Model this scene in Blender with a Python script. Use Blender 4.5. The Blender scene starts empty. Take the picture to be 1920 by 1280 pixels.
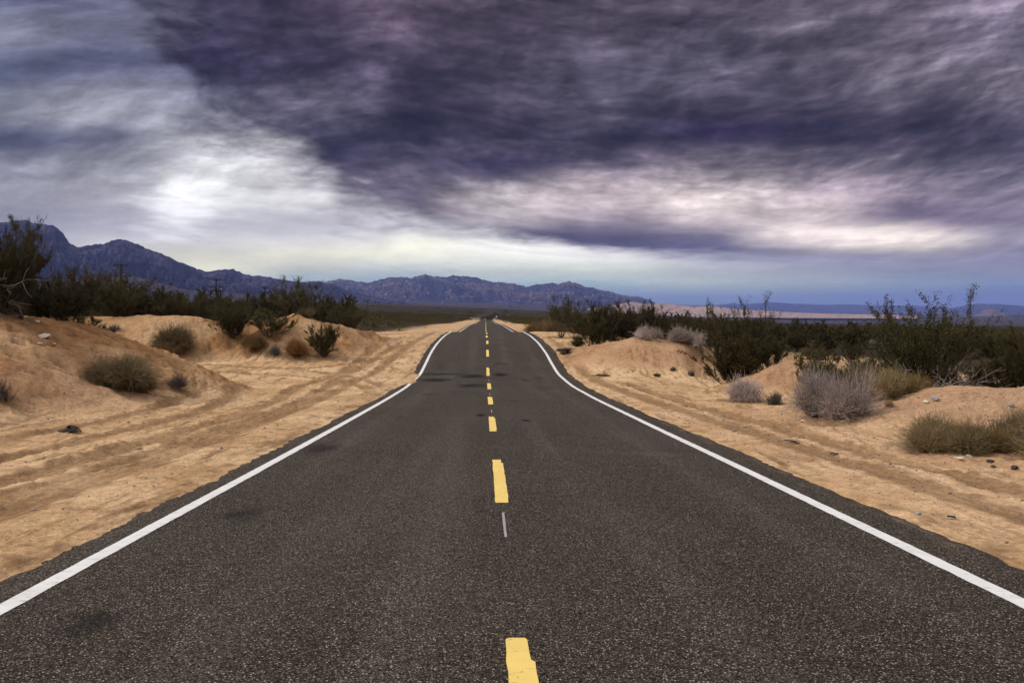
import bpy, math, random
import numpy as np
from mathutils import Vector

random.seed(7)
RNG = np.random.default_rng(11)
scene = bpy.context.scene
COL = scene.collection

# ---------------------------------------------------------------- camera constants
F = 1500.0            # focal length in pixels of a 1920 wide picture
CX, HY = 960.0, 580.0 # principal column, row of the true horizon
EYE = 1.71

# ---------------------------------------------------------------- numpy noise
_perm = np.random.default_rng(3).permutation(256)
_perm = np.concatenate([_perm, _perm, _perm])
_ang = np.random.default_rng(4).random(256) * 2 * np.pi
_gx, _gy = np.cos(_ang), np.sin(_ang)

def noise2(x, y, seed=0):
    x = np.asarray(x, float) + seed * 17.31; y = np.asarray(y, float) - seed * 9.77
    xi = np.floor(x).astype(np.int64); yi = np.floor(y).astype(np.int64)
    xf = x - xi; yf = y - yi
    xi &= 255; yi &= 255
    u = xf * xf * xf * (xf * (xf * 6 - 15) + 10); v = yf * yf * yf * (yf * (yf * 6 - 15) + 10)
    def g(ix, iy, dx, dy):
        h = _perm[_perm[ix & 255] + (iy & 255)]
        return _gx[h] * dx + _gy[h] * dy
    a = g(xi, yi, xf, yf); b = g(xi + 1, yi, xf - 1, yf)
    c = g(xi, yi + 1, xf, yf - 1); d = g(xi + 1, yi + 1, xf - 1, yf - 1)
    return ((a + u * (b - a)) * (1 - v) + (c + u * (d - c)) * v) * 1.4

def fbm(x, y, oct=4, seed=0, rough=0.5):
    s = 0; a = 1.0; f = 1.0
    for i in range(oct):
        s = s + a * noise2(x * f, y * f, seed + i * 3); a *= rough; f *= 2.03
    return s

def ridged(x, y, oct=4, seed=0, rough=0.5):
    s = 0; a = 1.0; f = 1.0; n = 0
    for i in range(oct):
        s = s + a * (1 - np.abs(noise2(x * f, y * f, seed + i * 5)) * 2); n += a; a *= rough; f *= 2.1
    return s / n

def sstep(a, b, x):
    t = np.clip((np.asarray(x, float) - a) / (b - a), 0, 1)
    return t * t * (3 - 2 * t)

def pchip(xs, ys):
    xs = np.array(xs, float); ys = np.array(ys, float)
    h = np.diff(xs); d = np.diff(ys) / h
    m = np.zeros_like(xs); m[0] = d[0]; m[-1] = d[-1]
    for i in range(1, len(xs) - 1):
        if d[i - 1] * d[i] > 0:
            w1 = 2 * h[i] + h[i - 1]; w2 = h[i] + 2 * h[i - 1]
            m[i] = (w1 + w2) / (w1 / d[i - 1] + w2 / d[i])
    def f(x):
        x = np.clip(np.asarray(x, float), xs[0], xs[-1])
        i = np.clip(np.searchsorted(xs, x) - 1, 0, len(xs) - 2)
        t = (x - xs[i]) / h[i]
        return ((2 * t**3 - 3 * t**2 + 1) * ys[i] + (t**3 - 2 * t**2 + t) * h[i] * m[i]
                + (-2 * t**3 + 3 * t**2) * ys[i + 1] + (t**3 - t**2) * h[i] * m[i + 1])
    return f

# ---------------------------------------------------------------- the lie of the land
road_z = pchip([-80, -30, 0, 10, 20, 28, 34, 38.5, 43, 47.4, 55.5, 66, 75, 84, 92, 101, 125, 158, 208, 225, 245, 279, 360, 453, 495, 525, 560, 620, 700],
               [3.4, 1.38, 0, -.46, -.92, -1.26, -1.44, -1.46, -1.20, -.84, -.50, -.36, -.40, -.72, -.99, -1.10, -1.28, -1.5, -2.03, -2.4, -2.76, -3.05, -3.75, -4.5, -4.82, -5.75, -7.0, -9.0, -11.5])
def road_x(y):
    y = np.asarray(y, float)
    return .233 - .0347 * y + 4e-6 * y * y

# rows of the picture at which the land stands, for rings of distance (columns: picture columns)
_tc = np.array([-1400, -500, 0, 600, 750, 920, 1300, 1500, 1900, 2500, 3300.])
_td = np.log(np.array([150, 500, 1500, 5000, 7000, 16000, 40000, 62000.]))
_ty = np.array([
    [596, 597, 597, 605, 608, 611.6, 622, 632, 642, 645, 645],
    [583, 584, 585, 590, 595, 599.7, 607, 615, 622, 625, 625],
    [570, 571, 572, 577, 582, 588, 601, 610, 615, 617, 617],
    [560, 561, 562, 566, 570, 577.3, 597, 606, 611, 614, 614],
    [564, 565, 566, 570, 574, 581, 600, 609, 613, 616, 616],
    [558, 558, 559, 562, 564, 567, 586, 592, 593, 593, 593],
    [574, 574, 574, 574, 574, 576, 582, 585, 586, 586, 586],
    [578, 578, 578, 578, 578, 578, 581, 582, 582, 582, 582]], float)

def far_z(x, y):
    r = np.hypot(x, y); az = np.clip(np.arctan2(x, np.maximum(y, 1e-3)), -1.0, 1.0)
    az = np.where(y <= 0, np.sign(x) * 1.0, az)
    px = CX + F * np.tan(az)
    ld = np.log(np.clip(r, 150, 61900))
    i = np.clip(np.searchsorted(_td, ld) - 1, 0, len(_td) - 2)
    t = (ld - _td[i]) / (_td[i + 1] - _td[i]); t = t * t * (3 - 2 * t) * .5 + t * .5
    rows = np.stack([np.interp(px, _tc, _ty[k]) for k in range(len(_td))])
    idx = np.arange(px.size).reshape(px.shape)
    rf = rows.reshape(len(_td), -1); flat = idx.ravel()
    yy = rf[i.ravel(), flat] * (1 - t.ravel()) + rf[i.ravel() + 1, flat] * t.ravel()
    yy = yy.reshape(px.shape)
    return EYE - (yy - HY) / F * r * np.cos(az)

# ridge lines of the sand berms: points (x, y, height), flank slope, crest rounding
MOUNDS = {
    'left_front': ([(-24, -6, 2.9), (-20.5, 8, 2.9), (-17.4, 18.5, 2.8), (-16.2, 24, 2.75), (-14.9, 28.2, 2.45)], .50, .5),
    'left_back':  ([(-34, 52, 1.5), (-27, 49.5, 1.75), (-20, 48, 2.1), (-17.6, 48.5, 1.8), (-15.5, 50, 1.75), (-13, 48.5, 2.15), (-10.7, 50, 1.3), (-8.2, 54, .35)], .5, .6),
    'right_back': ([(4.2, 47.5, .35), (7.0, 43.5, 1.32), (8.9, 43.2, 1.25), (9.9, 42.6, .8)], .30, .6),
    'right_mid':  ([(8.1, 26.0, .25), (9.9, 28.3, 1.15), (12, 30, 1.25), (16, 33, .9)], .42, .5),
    'right_front': ([(8.7, 16.9, .35), (10, 17.5, .85), (12, 17.6, .9), (17, 17, .95), (26, 15, .9)], .24, .6),
    'left_lobe':  ([(-14.2, 19.5, 1.15), (-11.8, 22.6, .62), (-10.2, 23.6, .2)], .42, .3),
}

def mound(x, y, pts, slope, rnd):
    best = np.full(x.shape, -9.0); bt = np.zeros(x.shape); bd = np.full(x.shape, 99.0); acc = 0
    for (x0, y0, h0), (x1, y1, h1) in zip(pts[:-1], pts[1:]):
        dx, dy = x1 - x0, y1 - y0; L = math.hypot(dx, dy)
        t = np.clip(((x - x0) * dx + (y - y0) * dy) / (L * L), 0, 1)
        d = np.hypot(x - x0 - t * dx, y - y0 - t * dy)
        h = h0 + t * (h1 - h0) - slope * (np.sqrt(d * d + rnd * rnd) - rnd)
        m = h > best
        best = np.where(m, h, best); bt = np.where(m, acc + t * L, bt); bd = np.where(m, d, bd)
        acc += L
    return best, bt, bd

def _curve(pts, n=60):
    p = np.array(pts, float); s = np.concatenate([[0], np.cumsum(np.hypot(*np.diff(p, axis=0).T))])
    q = np.linspace(0, s[-1], n)
    return np.stack([pchip(s, p[:, 0])(q), pchip(s, p[:, 1])(q)], 1)
TRACKS = [
    [(-4.9, -2), (-5.2, 8), (-5.5, 16), (-6.2, 26), (-6.9, 36), (-6.6, 48), (-6.7, 62), (-7.6, 84)],
    [(-6.3, -2), (-6.4, 9), (-6.6, 16), (-7.4, 25), (-8.6, 33), (-8.4, 46), (-8.3, 62)],
    [(-7.9, 2), (-7.7, 12), (-7.9, 18), (-9.2, 26), (-12, 33), (-17, 37.5), (-26, 40.5), (-40, 42)],
    [(-9.3, 2), (-9.1, 12), (-9.5, 20), (-10.9, 28), (-14, 34.6), (-19, 38.6), (-28, 41.5), (-40, 43)],
    [(-4.2, 24), (-5.6, 31), (-9, 37), (-14, 39.8), (-22, 42.3), (-36, 44)],
    [(-4.0, 28), (-6.2, 35), (-10, 40.2), (-15, 42.2), (-24, 43.5)],
    [(-4.6, 52), (-6.6, 46), (-10, 41.8), (-16, 40.2), (-27, 40.2)],
    [(-5.6, 5), (-5.8, 12), (-6.1, 20), (-7.0, 29), (-8.0, 38), (-7.2, 52)],
    [(5.3, 2), (5.0, 9), (4.7, 16), (4.3, 24), (3.9, 33), (3.4, 42), (2.6, 60)],
    [(6.1, 6), (5.8, 12), (5.4, 18), (5.1, 26), (4.9, 34)],
]
TRACKS = [_curve(t) for t in TRACKS]

def tracks(x, y):
    d2 = np.full(x.shape, 1e9)
    near = (y > -4) & (y < 90) & (np.abs(x) < 45)
    xs, ys = x[near], y[near]; dd = np.full(xs.shape, 1e9)
    for c in TRACKS:
        for (x0, y0), (x1, y1) in zip(c[:-1], c[1:]):
            sel = (np.abs(xs - (x0 + x1) / 2) < 2.2) & (np.abs(ys - (y0 + y1) / 2) < 2.6)
            if not sel.any(): continue
            a, b = xs[sel], ys[sel]
            dx, dy = x1 - x0, y1 - y0
            t = np.clip(((a - x0) * dx + (b - y0) * dy) / (dx * dx + dy * dy), 0, 1)
            dd[sel] = np.minimum(dd[sel], np.hypot(a - x0 - t * dx, b - y0 - t * dy))
    d2[near] = dd
    return d2

def ground(x, y, fine=True):
    """height and material masks of the desert floor"""
    x = np.asarray(x, float); y = np.asarray(y, float)
    shp = x.shape; x = x.ravel(); y = y.ravel()
    r = np.hypot(x, y)
    s = x - road_x(np.clip(y, -80, 760)); rz = road_z(y)
    cross = np.where(s < 0, .55 * sstep(13, 45, -s), -np.minimum(.05 * np.maximum(s - 10, 0), 2.4))
    z = rz + cross
    berm = np.zeros_like(x); tot = np.zeros_like(x); rill_and_shade = np.zeros_like(x)
    near = (r < 75)
    xn, yn = x[near], y[near]
    bt_all = np.zeros(xn.shape); rl = np.zeros(xn.shape)
    wob = .22 * fbm(xn * .35, yn * .35, 3, 21)
    for k, (nm, (pts, sl, rnd)) in enumerate(MOUNDS.items()):
        h, t, d = mound(xn + wob * 1.2, yn + wob, pts, sl, rnd)
        soft = .10
        hs = soft * np.log1p(np.exp(np.clip(h / soft, -30, 30)))
        m = sstep(.05, .6, hs)
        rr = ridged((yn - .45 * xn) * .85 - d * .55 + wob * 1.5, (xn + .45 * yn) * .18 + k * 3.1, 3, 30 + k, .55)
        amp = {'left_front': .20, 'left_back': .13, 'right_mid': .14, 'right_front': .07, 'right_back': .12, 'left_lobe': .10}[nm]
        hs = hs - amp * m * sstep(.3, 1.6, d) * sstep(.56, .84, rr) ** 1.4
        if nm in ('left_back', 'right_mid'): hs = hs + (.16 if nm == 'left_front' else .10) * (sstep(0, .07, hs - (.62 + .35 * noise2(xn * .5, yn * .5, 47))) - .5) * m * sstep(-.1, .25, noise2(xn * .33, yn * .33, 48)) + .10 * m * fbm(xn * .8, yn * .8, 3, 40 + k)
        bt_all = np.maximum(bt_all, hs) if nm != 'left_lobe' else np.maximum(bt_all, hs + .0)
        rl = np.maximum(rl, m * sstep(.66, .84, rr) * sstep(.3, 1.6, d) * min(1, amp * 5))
    # gully cut at the end of the right-hand mound
    cut = 1.25 * np.exp(-((((xn - 10.1) / 1.15) ** 2 + ((yn - 40.0) / 1.9) ** 2)) ** 1.6) + .35 * np.exp(-(((xn - 9.0) / 1.2) ** 2 + ((yn - 34.5) / 3) ** 2))
    tot[near] = bt_all - cut; rill_and_shade[near] = rl
    z = z + tot
    berm = sstep(.12, .5, tot)
    sand = 1 - sstep(60, 120, r)
    edge = np.abs(s)
    off = sstep(3.9, 6.0, edge)
    if fine:
        z = z + off * sand * (.06 * fbm(x * .5, y * .5, 3, 1) + .030 * fbm(x * 2.1, y * 2.1, 3, 2) * (1 + .6 * berm))
        nr = r < 60
        z[nr] += (off[nr] * .014 * fbm(x[nr] * 8, y[nr] * 8, 3, 5))
    dt = tracks(x, y)
    wig = .5 + .5 * noise2(x * .6, y * .6, 9)
    rut = np.exp(-(dt / .17) ** 2); rim = np.exp(-((dt - .36) / .12) ** 2)
    fl = (1 - berm) * sstep(4.1, 4.6, edge)
    z = z + fl * (wig * (-.07 * rut + .045 * rim) + .03 * np.exp(-(dt / .45) ** 2) * noise2(x * 6, y * 6, 83))
    trk = fl * np.clip((1 - sstep(.22, .36, dt + .12 * noise2(x * 3, y * 3, 84))) * (.5 + 1.2 * wig) * (.82 + .18 * np.sin(dt * 46)), 0, 1)
    # blend into the far country
    zf = far_z(x, y)
    wob2 = sstep(300, 1500, r) * (fbm(x / 420., y / 420., 3, 60) * 1.0) * np.minimum(r / 900., 2.2)
    zf = zf + wob2
    w = sstep(math.log(85), math.log(170), np.log(np.maximum(r, 1)))
    z = z * (1 - w) + zf * w
    # road corridor keeps the level of the road
    cw = 7.0 + .008 * np.maximum(y, 0)
    corr = (1 - sstep(0, 1, (edge - cw) / (9 + .035 * np.maximum(y, 0)))) * (1 - sstep(560, 700, y)) * sstep(60, 110, r) * (y > 0)
    z = z * (1 - corr) + (rz + cross * .5) * corr
    # under the asphalt, and the ragged lip of sand along its edge
    hw = np.where(s < 0, 3.78, 4.0)
    hw = hw - .64 * np.exp(-((y - 36.6) / 3.4) ** 4) * (s < 0)
    t_s = s * .9 + y * .55
    lipn = .55 * noise2(x * 1.1, y * .45, 12) + .35 * noise2(x * 5.0 + y * 2.0, y * 2.2, 13) + .22 * noise2(x * 14 + y * 6, y * 7, 14)
    e = edge - hw
    lip = np.clip(.10 * e + np.where(s < 0, .036, .022) * lipn - .034, -.085 - .0006 * np.abs(y), .05)
    wl = 1 - sstep(.45, 1.6, e)
    z = np.where(y > -60, z * (1 - wl) + (rz + lip) * wl, z)
    inside = (e < -.35) & (y < 705) & (y > -70)
    z = np.where(inside, np.minimum(z, rz - .06 - .0009 * np.maximum(y, 0)), z)
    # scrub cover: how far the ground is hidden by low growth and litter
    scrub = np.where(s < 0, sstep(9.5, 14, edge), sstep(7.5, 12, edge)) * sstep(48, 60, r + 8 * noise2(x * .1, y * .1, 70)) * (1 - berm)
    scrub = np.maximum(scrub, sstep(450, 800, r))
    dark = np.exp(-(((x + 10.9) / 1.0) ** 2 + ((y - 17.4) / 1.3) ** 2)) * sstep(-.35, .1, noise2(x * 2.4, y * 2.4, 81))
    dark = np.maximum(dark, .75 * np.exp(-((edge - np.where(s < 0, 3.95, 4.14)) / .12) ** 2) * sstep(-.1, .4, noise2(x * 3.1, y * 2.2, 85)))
    gravel = np.clip(np.exp(-(((x + 11.7) / 1.6) ** 2 + ((y - 22) / 3.2) ** 2)) + berm * (s > 0) * .8 + .5 * (s > 4.2) * (y < 22) * (s < 12), 0, 1)
    return [a.reshape(shp) for a in (z, berm, trk, scrub, np.maximum(rill_and_shade * .8, dark), gravel)]

LITTER_SHADE = []  # discs under placed bushes: brown leaf litter and contact shade painted on the sand
def gz(x, y):
    return float(ground(np.array([x]), np.array([y]))[0][0])

# ---------------------------------------------------------------- mesh helpers
def mesh_np(name, verts, quads, mats, mat_idx=None, smooth=False):
    verts = np.ascontiguousarray(verts, np.float32); quads = np.ascontiguousarray(quads, np.int32)
    k = quads.shape[1]
    me = bpy.data.meshes.new(name)
    me.vertices.add(len(verts)); me.vertices.foreach_set('co', verts.ravel())
    me.loops.add(quads.size); me.loops.foreach_set('vertex_index', quads.ravel())
    me.polygons.add(len(quads))
    me.polygons.foreach_set('loop_start', np.arange(0, quads.size, k, dtype=np.int32))
    me.polygons.foreach_set('loop_total', np.full(len(quads), k, np.int32))
    for m in (mats if isinstance(mats, (list, tuple)) else [mats]): me.materials.append(m)
    if mat_idx is not None: me.polygons.foreach_set('material_index', np.ascontiguousarray(mat_idx, np.int32))
    if smooth: me.polygons.foreach_set('use_smooth', np.ones(len(quads), bool))
    me.update(calc_edges=True)
    return me

def fattr(me, name, vals):
    a = me.attributes.new(name, 'FLOAT', 'POINT'); a.data.foreach_set('value', np.ascontiguousarray(vals, np.float32).ravel())

def add(name, me, parent=None, loc=None):
    o = bpy.data.objects.new(name, me); COL.objects.link(o)
    if parent is not None: o.parent = parent
    if loc is not None: o.location = loc
    return o

def tag(o, label=None, cat=None, group=None, kind=None):
    if label: o['label'] = label
    if cat: o['category'] = cat
    if group: o['group'] = group
    if kind: o['kind'] = kind
    return o

class MB:
    """collects boxes, bars and lathes into one mesh"""
    def __init__(s): s.v = []; s.f = []
    def box(s, c, d, rot=None, taper=1.0):
        n = len(s.v)
        for sx, sy, sz in ((-1,-1,-1),(1,-1,-1),(1,1,-1),(-1,1,-1),(-1,-1,1),(1,-1,1),(1,1,1),(-1,1,1)):
            k = taper if sz > 0 else 1
            p = Vector((sx * d[0] / 2 * k, sy * d[1] / 2 * k, sz * d[2] / 2))
            if rot: p.rotate(rot)
            s.v.append(tuple(p + Vector(c)))
        for q in ((0,3,2,1),(4,5,6,7),(0,1,5,4),(1,2,6,5),(2,3,7,6),(3,0,4,7)): s.f.append(tuple(n + i for i in q))
        return s
    def bar(s, a, b, r0, r1=None, k=7):
        r1 = r0 if r1 is None else r1
        a, b = Vector(a), Vector(b); n = len(s.v)
        q = (b - a).to_track_quat('Z', 'Y')
        for p, r in ((a, r0), (b, r1)):
            for i in range(k):
                t = 2 * math.pi * i / k
                s.v.append(tuple(p + q @ Vector((r * math.cos(t), r * math.sin(t), 0))))
        for i in range(k):
            j = (i + 1) % k; s.f.append((n + i, n + j, n + k + j, n + k + i))
        s.f.append(tuple(n + i for i in reversed(range(k)))); s.f.append(tuple(n + k + i for i in range(k)))
        return s
    def poly(s, prof, axis_len, c):
        """prism: outline prof in (y,z), extruded along x"""
        n = len(s.v); k = len(prof)
        for sx in (-.5, .5):
            for y, z in prof: s.v.append((c[0] + sx * axis_len, c[1] + y, c[2] + z))
        for i in range(k):
            j = (i + 1) % k; s.f.append((n + i, n + j, n + k + j, n + k + i))
        s.f.append(tuple(n + i for i in reversed(range(k)))); s.f.append(tuple(n + k + i for i in range(k)))
        return s
    def build(s, name, mat, parent=None, loc=None):
        me = bpy.data.meshes.new(name); me.from_pydata(s.v, [], s.f); me.materials.append(mat); me.update()
        return add(name, me, parent, loc)

def tubes(P, R, k=3):
    """P (n,m,3) polylines with radii R (n,m) -> verts, quads"""
    n, m, _ = P.shape
    T = np.gradient(P, axis=1); T /= np.linalg.norm(T, axis=2, keepdims=True) + 1e-9
    ref = np.array([.31, .57, .12]) + np.zeros_like(T)
    A = np.cross(T, ref); A /= np.linalg.norm(A, axis=2, keepdims=True) + 1e-9
    B = np.cross(T, A)
    V = np.empty((n, m, k, 3))
    for i in range(k):
        t = 2 * np.pi * i / k
        V[:, :, i] = P + (A * math.cos(t) + B * math.sin(t)) * R[:, :, None]
    idx = np.arange(n * m * k).reshape(n, m, k)
    a = idx[:, :-1]; b = idx[:, 1:]
    Q = np.stack([a, np.roll(a, -1, 2), np.roll(b, -1, 2), b], -1).reshape(-1, 4)
    return V.reshape(-1, 3), Q

def unit(v): return v / (np.linalg.norm(v, axis=-1, keepdims=True) + 1e-9)

def leaves(C, ln, wd, rng, up=0.0):
    n = len(C)
    a = unit(rng.normal(size=(n, 3)) + np.array([0, 0, up])); b = unit(np.cross(a, rng.normal(size=(n, 3))))
    c = np.cross(a, b)
    l = (ln * rng.uniform(.6, 1.4, n))[:, None]; w = (wd * rng.uniform(.6, 1.4, n))[:, None]
    V = np.stack([C - a * l, C + b * w + c * w * .3, C + a * l, C - b * w + c * w * .3], 1).reshape(-1, 3)
    return V, np.arange(4 * n).reshape(n, 4)

def join(parts):
    vs, qs, off = [], [], 0
    for v, q in parts:
        vs.append(v); qs.append(q + off); off += len(v)
    return np.concatenate(vs), np.concatenate(qs)

# ---------------------------------------------------------------- node helpers
class NT:
    def __init__(s, tree): s.t = tree; s.n = tree.nodes; s.l = tree.links
    def node(s, typ, **kw):
        n = s.n.new(typ)
        for k, v in kw.items(): setattr(n, k, v)
        return n
    def put(s, sock, v):
        if isinstance(v, bpy.types.NodeSocket): s.l.new(v, sock)
        else: sock.default_value = v
    def math(s, op, a, b=None, c=None, clamp=False):
        n = s.node('ShaderNodeMath', operation=op); n.use_clamp = clamp
        s.put(n.inputs[0], a)
        if b is not None: s.put(n.inputs[1], b)
        if c is not None: s.put(n.inputs[2], c)
        return n.outputs[0]
    def vmath(s, op, a, b=None, scale=None):
        n = s.node('ShaderNodeVectorMath', operation=op); s.put(n.inputs[0], a)
        if b is not None: s.put(n.inputs[1], b)
        if scale is not None: s.put(n.inputs['Scale'], scale)
        return n.outputs['Value'] if op in ('LENGTH', 'DOT_PRODUCT', 'DISTANCE') else n.outputs['Vector']
    def mapr(s, v, a, b, c=0.0, d=1.0, mode='SMOOTHSTEP'):
        n = s.node('ShaderNodeMapRange', interpolation_type=mode); n.clamp = True
        s.put(n.inputs['Value'], v)
        for k, q in zip(('From Min', 'From Max', 'To Min', 'To Max'), (a, b, c, d)): s.put(n.inputs[k], q)
        return n.outputs['Result']
    def mix(s, f, a, b, blend='MIX'):
        n = s.node('ShaderNodeMix', data_type='RGBA', blend_type=blend); n.clamp_factor = True
        s.put(n.inputs[0], f); s.put(n.inputs[6], a if isinstance(a, bpy.types.NodeSocket) else (*a, 1)); s.put(n.inputs[7], b if isinstance(b, bpy.types.NodeSocket) else (*b, 1))
        return n.outputs[2]
    def noise(s, vec, scale, detail=4, rough=.5, dist=0.0, typ='FBM', dims='3D'):
        n = s.node('ShaderNodeTexNoise', noise_dimensions=dims); n.noise_type = typ
        s.put(n.inputs['Vector'], vec); s.put(n.inputs['Scale'], scale); s.put(n.inputs['Detail'], detail)
        s.put(n.inputs['Roughness'], rough); s.put(n.inputs['Distortion'], dist)
        return n.outputs['Fac'], n.outputs['Color']
    def voro(s, vec, scale, feature='F1', rand=1.0):
        n = s.node('ShaderNodeTexVoronoi', feature=feature); s.put(n.inputs['Vector'], vec); s.put(n.inputs['Scale'], scale)
        s.put(n.inputs['Randomness'], rand)
        return n.outputs['Distance'], n.outputs['Color']
    def attr(s, name):
        return s.node('ShaderNodeAttribute', attribute_name=name).outputs['Fac']
    def comb(s, x, y, z=0.0):
        n = s.node('ShaderNodeCombineXYZ')
        for i, q in enumerate((x, y, z)): s.put(n.inputs[i], q)
        return n.outputs[0]
    def sep(s, v):
        n = s.node('ShaderNodeSeparateXYZ'); s.put(n.inputs[0], v); return n.outputs

def new_mat(name):
    m = bpy.data.materials.new(name); m.use_nodes = True
    t = NT(m.node_tree); p = m.node_tree.nodes['Principled BSDF']
    p.inputs['Roughness'].default_value = .9
    p.inputs['Specular IOR Level'].default_value = .2
    return m, t, p

def simple(name, col, rough=.8, var=.15, scale=6.0, metal=0.0):
    m, t, p = new_mat(name)
    co = t.node('ShaderNodeTexCoord').outputs['Object']
    f, _ = t.noise(co, scale, 5, .6)
    k = t.mapr(f, .3, .7, 1 - var, 1 + var, 'LINEAR')
    c = t.vmath('SCALE', tuple(col), scale=k)
    t.put(p.inputs['Base Color'], c); p.inputs['Roughness'].default_value = rough; p.inputs['Metallic'].default_value = metal
    return m

def bump(t, p, h, strength, dist):
    b = t.node('ShaderNodeBump'); b.inputs['Strength'].default_value = strength; b.inputs['Distance'].default_value = dist
    t.put(b.inputs['Height'], h); t.l.new(b.outputs[0], p.inputs['Normal'])
    return b

# ---------------------------------------------------------------- materials
def mat_ground():
    m, t, p = new_mat('desert_sand')
    pos = t.node('ShaderNodeNewGeometry').outputs['Position']
    n1, _ = t.noise(pos, .28, 5, .55, .4)
    n2, _ = t.noise(pos, 2.6, 6, .62)
    n3, _ = t.noise(pos, 26.0, 4, .65)
    # a stretched noise for the drag marks along the road
    st = t.vmath('MULTIPLY', pos, (2.2, .28, 1.0))
    n4, _ = t.noise(st, 1.6, 5, .6, .6)
    pale, tan, deep = (.71, .48, .28), (.52, .32, .165), (.26, .142, .066)
    c = t.mix(t.mapr(n1, .35, .68), tan, pale)
    c = t.mix(t.mapr(n4, .48, .68, 0, .85), c, deep)
    c = t.mix(t.mapr(n2, .50, .68, 0, .65), c, deep)
    berm = t.attr('berm')
    cb = t.mix(t.mapr(n2, .35, .7), (.38, .188, .075), (.20, .086, .030))
    cb = t.mix(t.mapr(n1, .42, .62, 0, .55), cb, (.55, .365, .205))
    c = t.mix(t.math('MULTIPLY', berm, .85), c, cb)
    gr = t.attr('gravel')
    gn, _ = t.noise(pos, 7.0, 4, .7)
    c = t.mix(t.math('MULTIPLY', gr, t.mapr(gn, .3, .65, .2, .8)), c, (.50, .305, .19))
    trk = t.attr('track')
    c = t.mix(t.math('MULTIPLY', trk, t.mapr(n3, .3, .6, .5, 1.0)), c, (.25, .14, .066))
    dk = t.attr('rill_and_shade')  # erosion rills and dark debris, plus contact shade painted under bushes
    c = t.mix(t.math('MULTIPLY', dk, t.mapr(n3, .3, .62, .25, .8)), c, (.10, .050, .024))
    n5, _ = t.noise(pos, 9.0, 6, .7)
    c = t.vmath('SCALE', c, scale=t.mapr(n5, .28, .72, .66, 1.22, 'LINEAR'))
    c = t.vmath('SCALE', c, scale=t.mapr(n3, .28, .72, .74, 1.2, 'LINEAR'))
    # grit: dark and pale stones of several sizes
    for sc, lo, hi, col, k, seed in ((34.0, .10, .20, (.10, .065, .045), .75, 0.0), (17.0, .08, .15, (.13, .08, .05), .8, 5.0), (24.0, .08, .16, (.78, .70, .60), .75, 9.0), (9.0, .05, .09, (.09, .06, .05), .9, 13.0)):
        d, cl = t.voro(t.vmath('ADD', pos, (seed, seed * .7, 0)), sc)
        pick = t.mapr(t.sep(cl)[0], .42, .48)
        spot = t.math('SUBTRACT', 1.0, t.mapr(d, lo, hi))
        f = t.math('MULTIPLY', t.math('MULTIPLY', spot, pick), k)
        c = t.mix(t.math('MULTIPLY', f, t.math('MULTIPLY_ADD', gr, .35, .65)), c, col)
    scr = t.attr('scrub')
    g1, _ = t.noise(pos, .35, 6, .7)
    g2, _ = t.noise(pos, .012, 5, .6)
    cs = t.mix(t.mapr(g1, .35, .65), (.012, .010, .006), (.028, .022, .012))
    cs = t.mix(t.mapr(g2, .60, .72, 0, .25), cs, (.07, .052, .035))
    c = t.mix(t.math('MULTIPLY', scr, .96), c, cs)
    t.put(p.inputs['Base Color'], c)
    h = t.math('ADD', t.math('MULTIPLY', n2, .6), t.math('ADD', t.math('MULTIPLY', n3, .22), t.math('MULTIPLY', n4, .25)))
    bump(t, p, h, 1.0, .11)
    p.inputs['Roughness'].default_value = .95; p.inputs['Specular IOR Level'].default_value = .1
    return m

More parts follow.
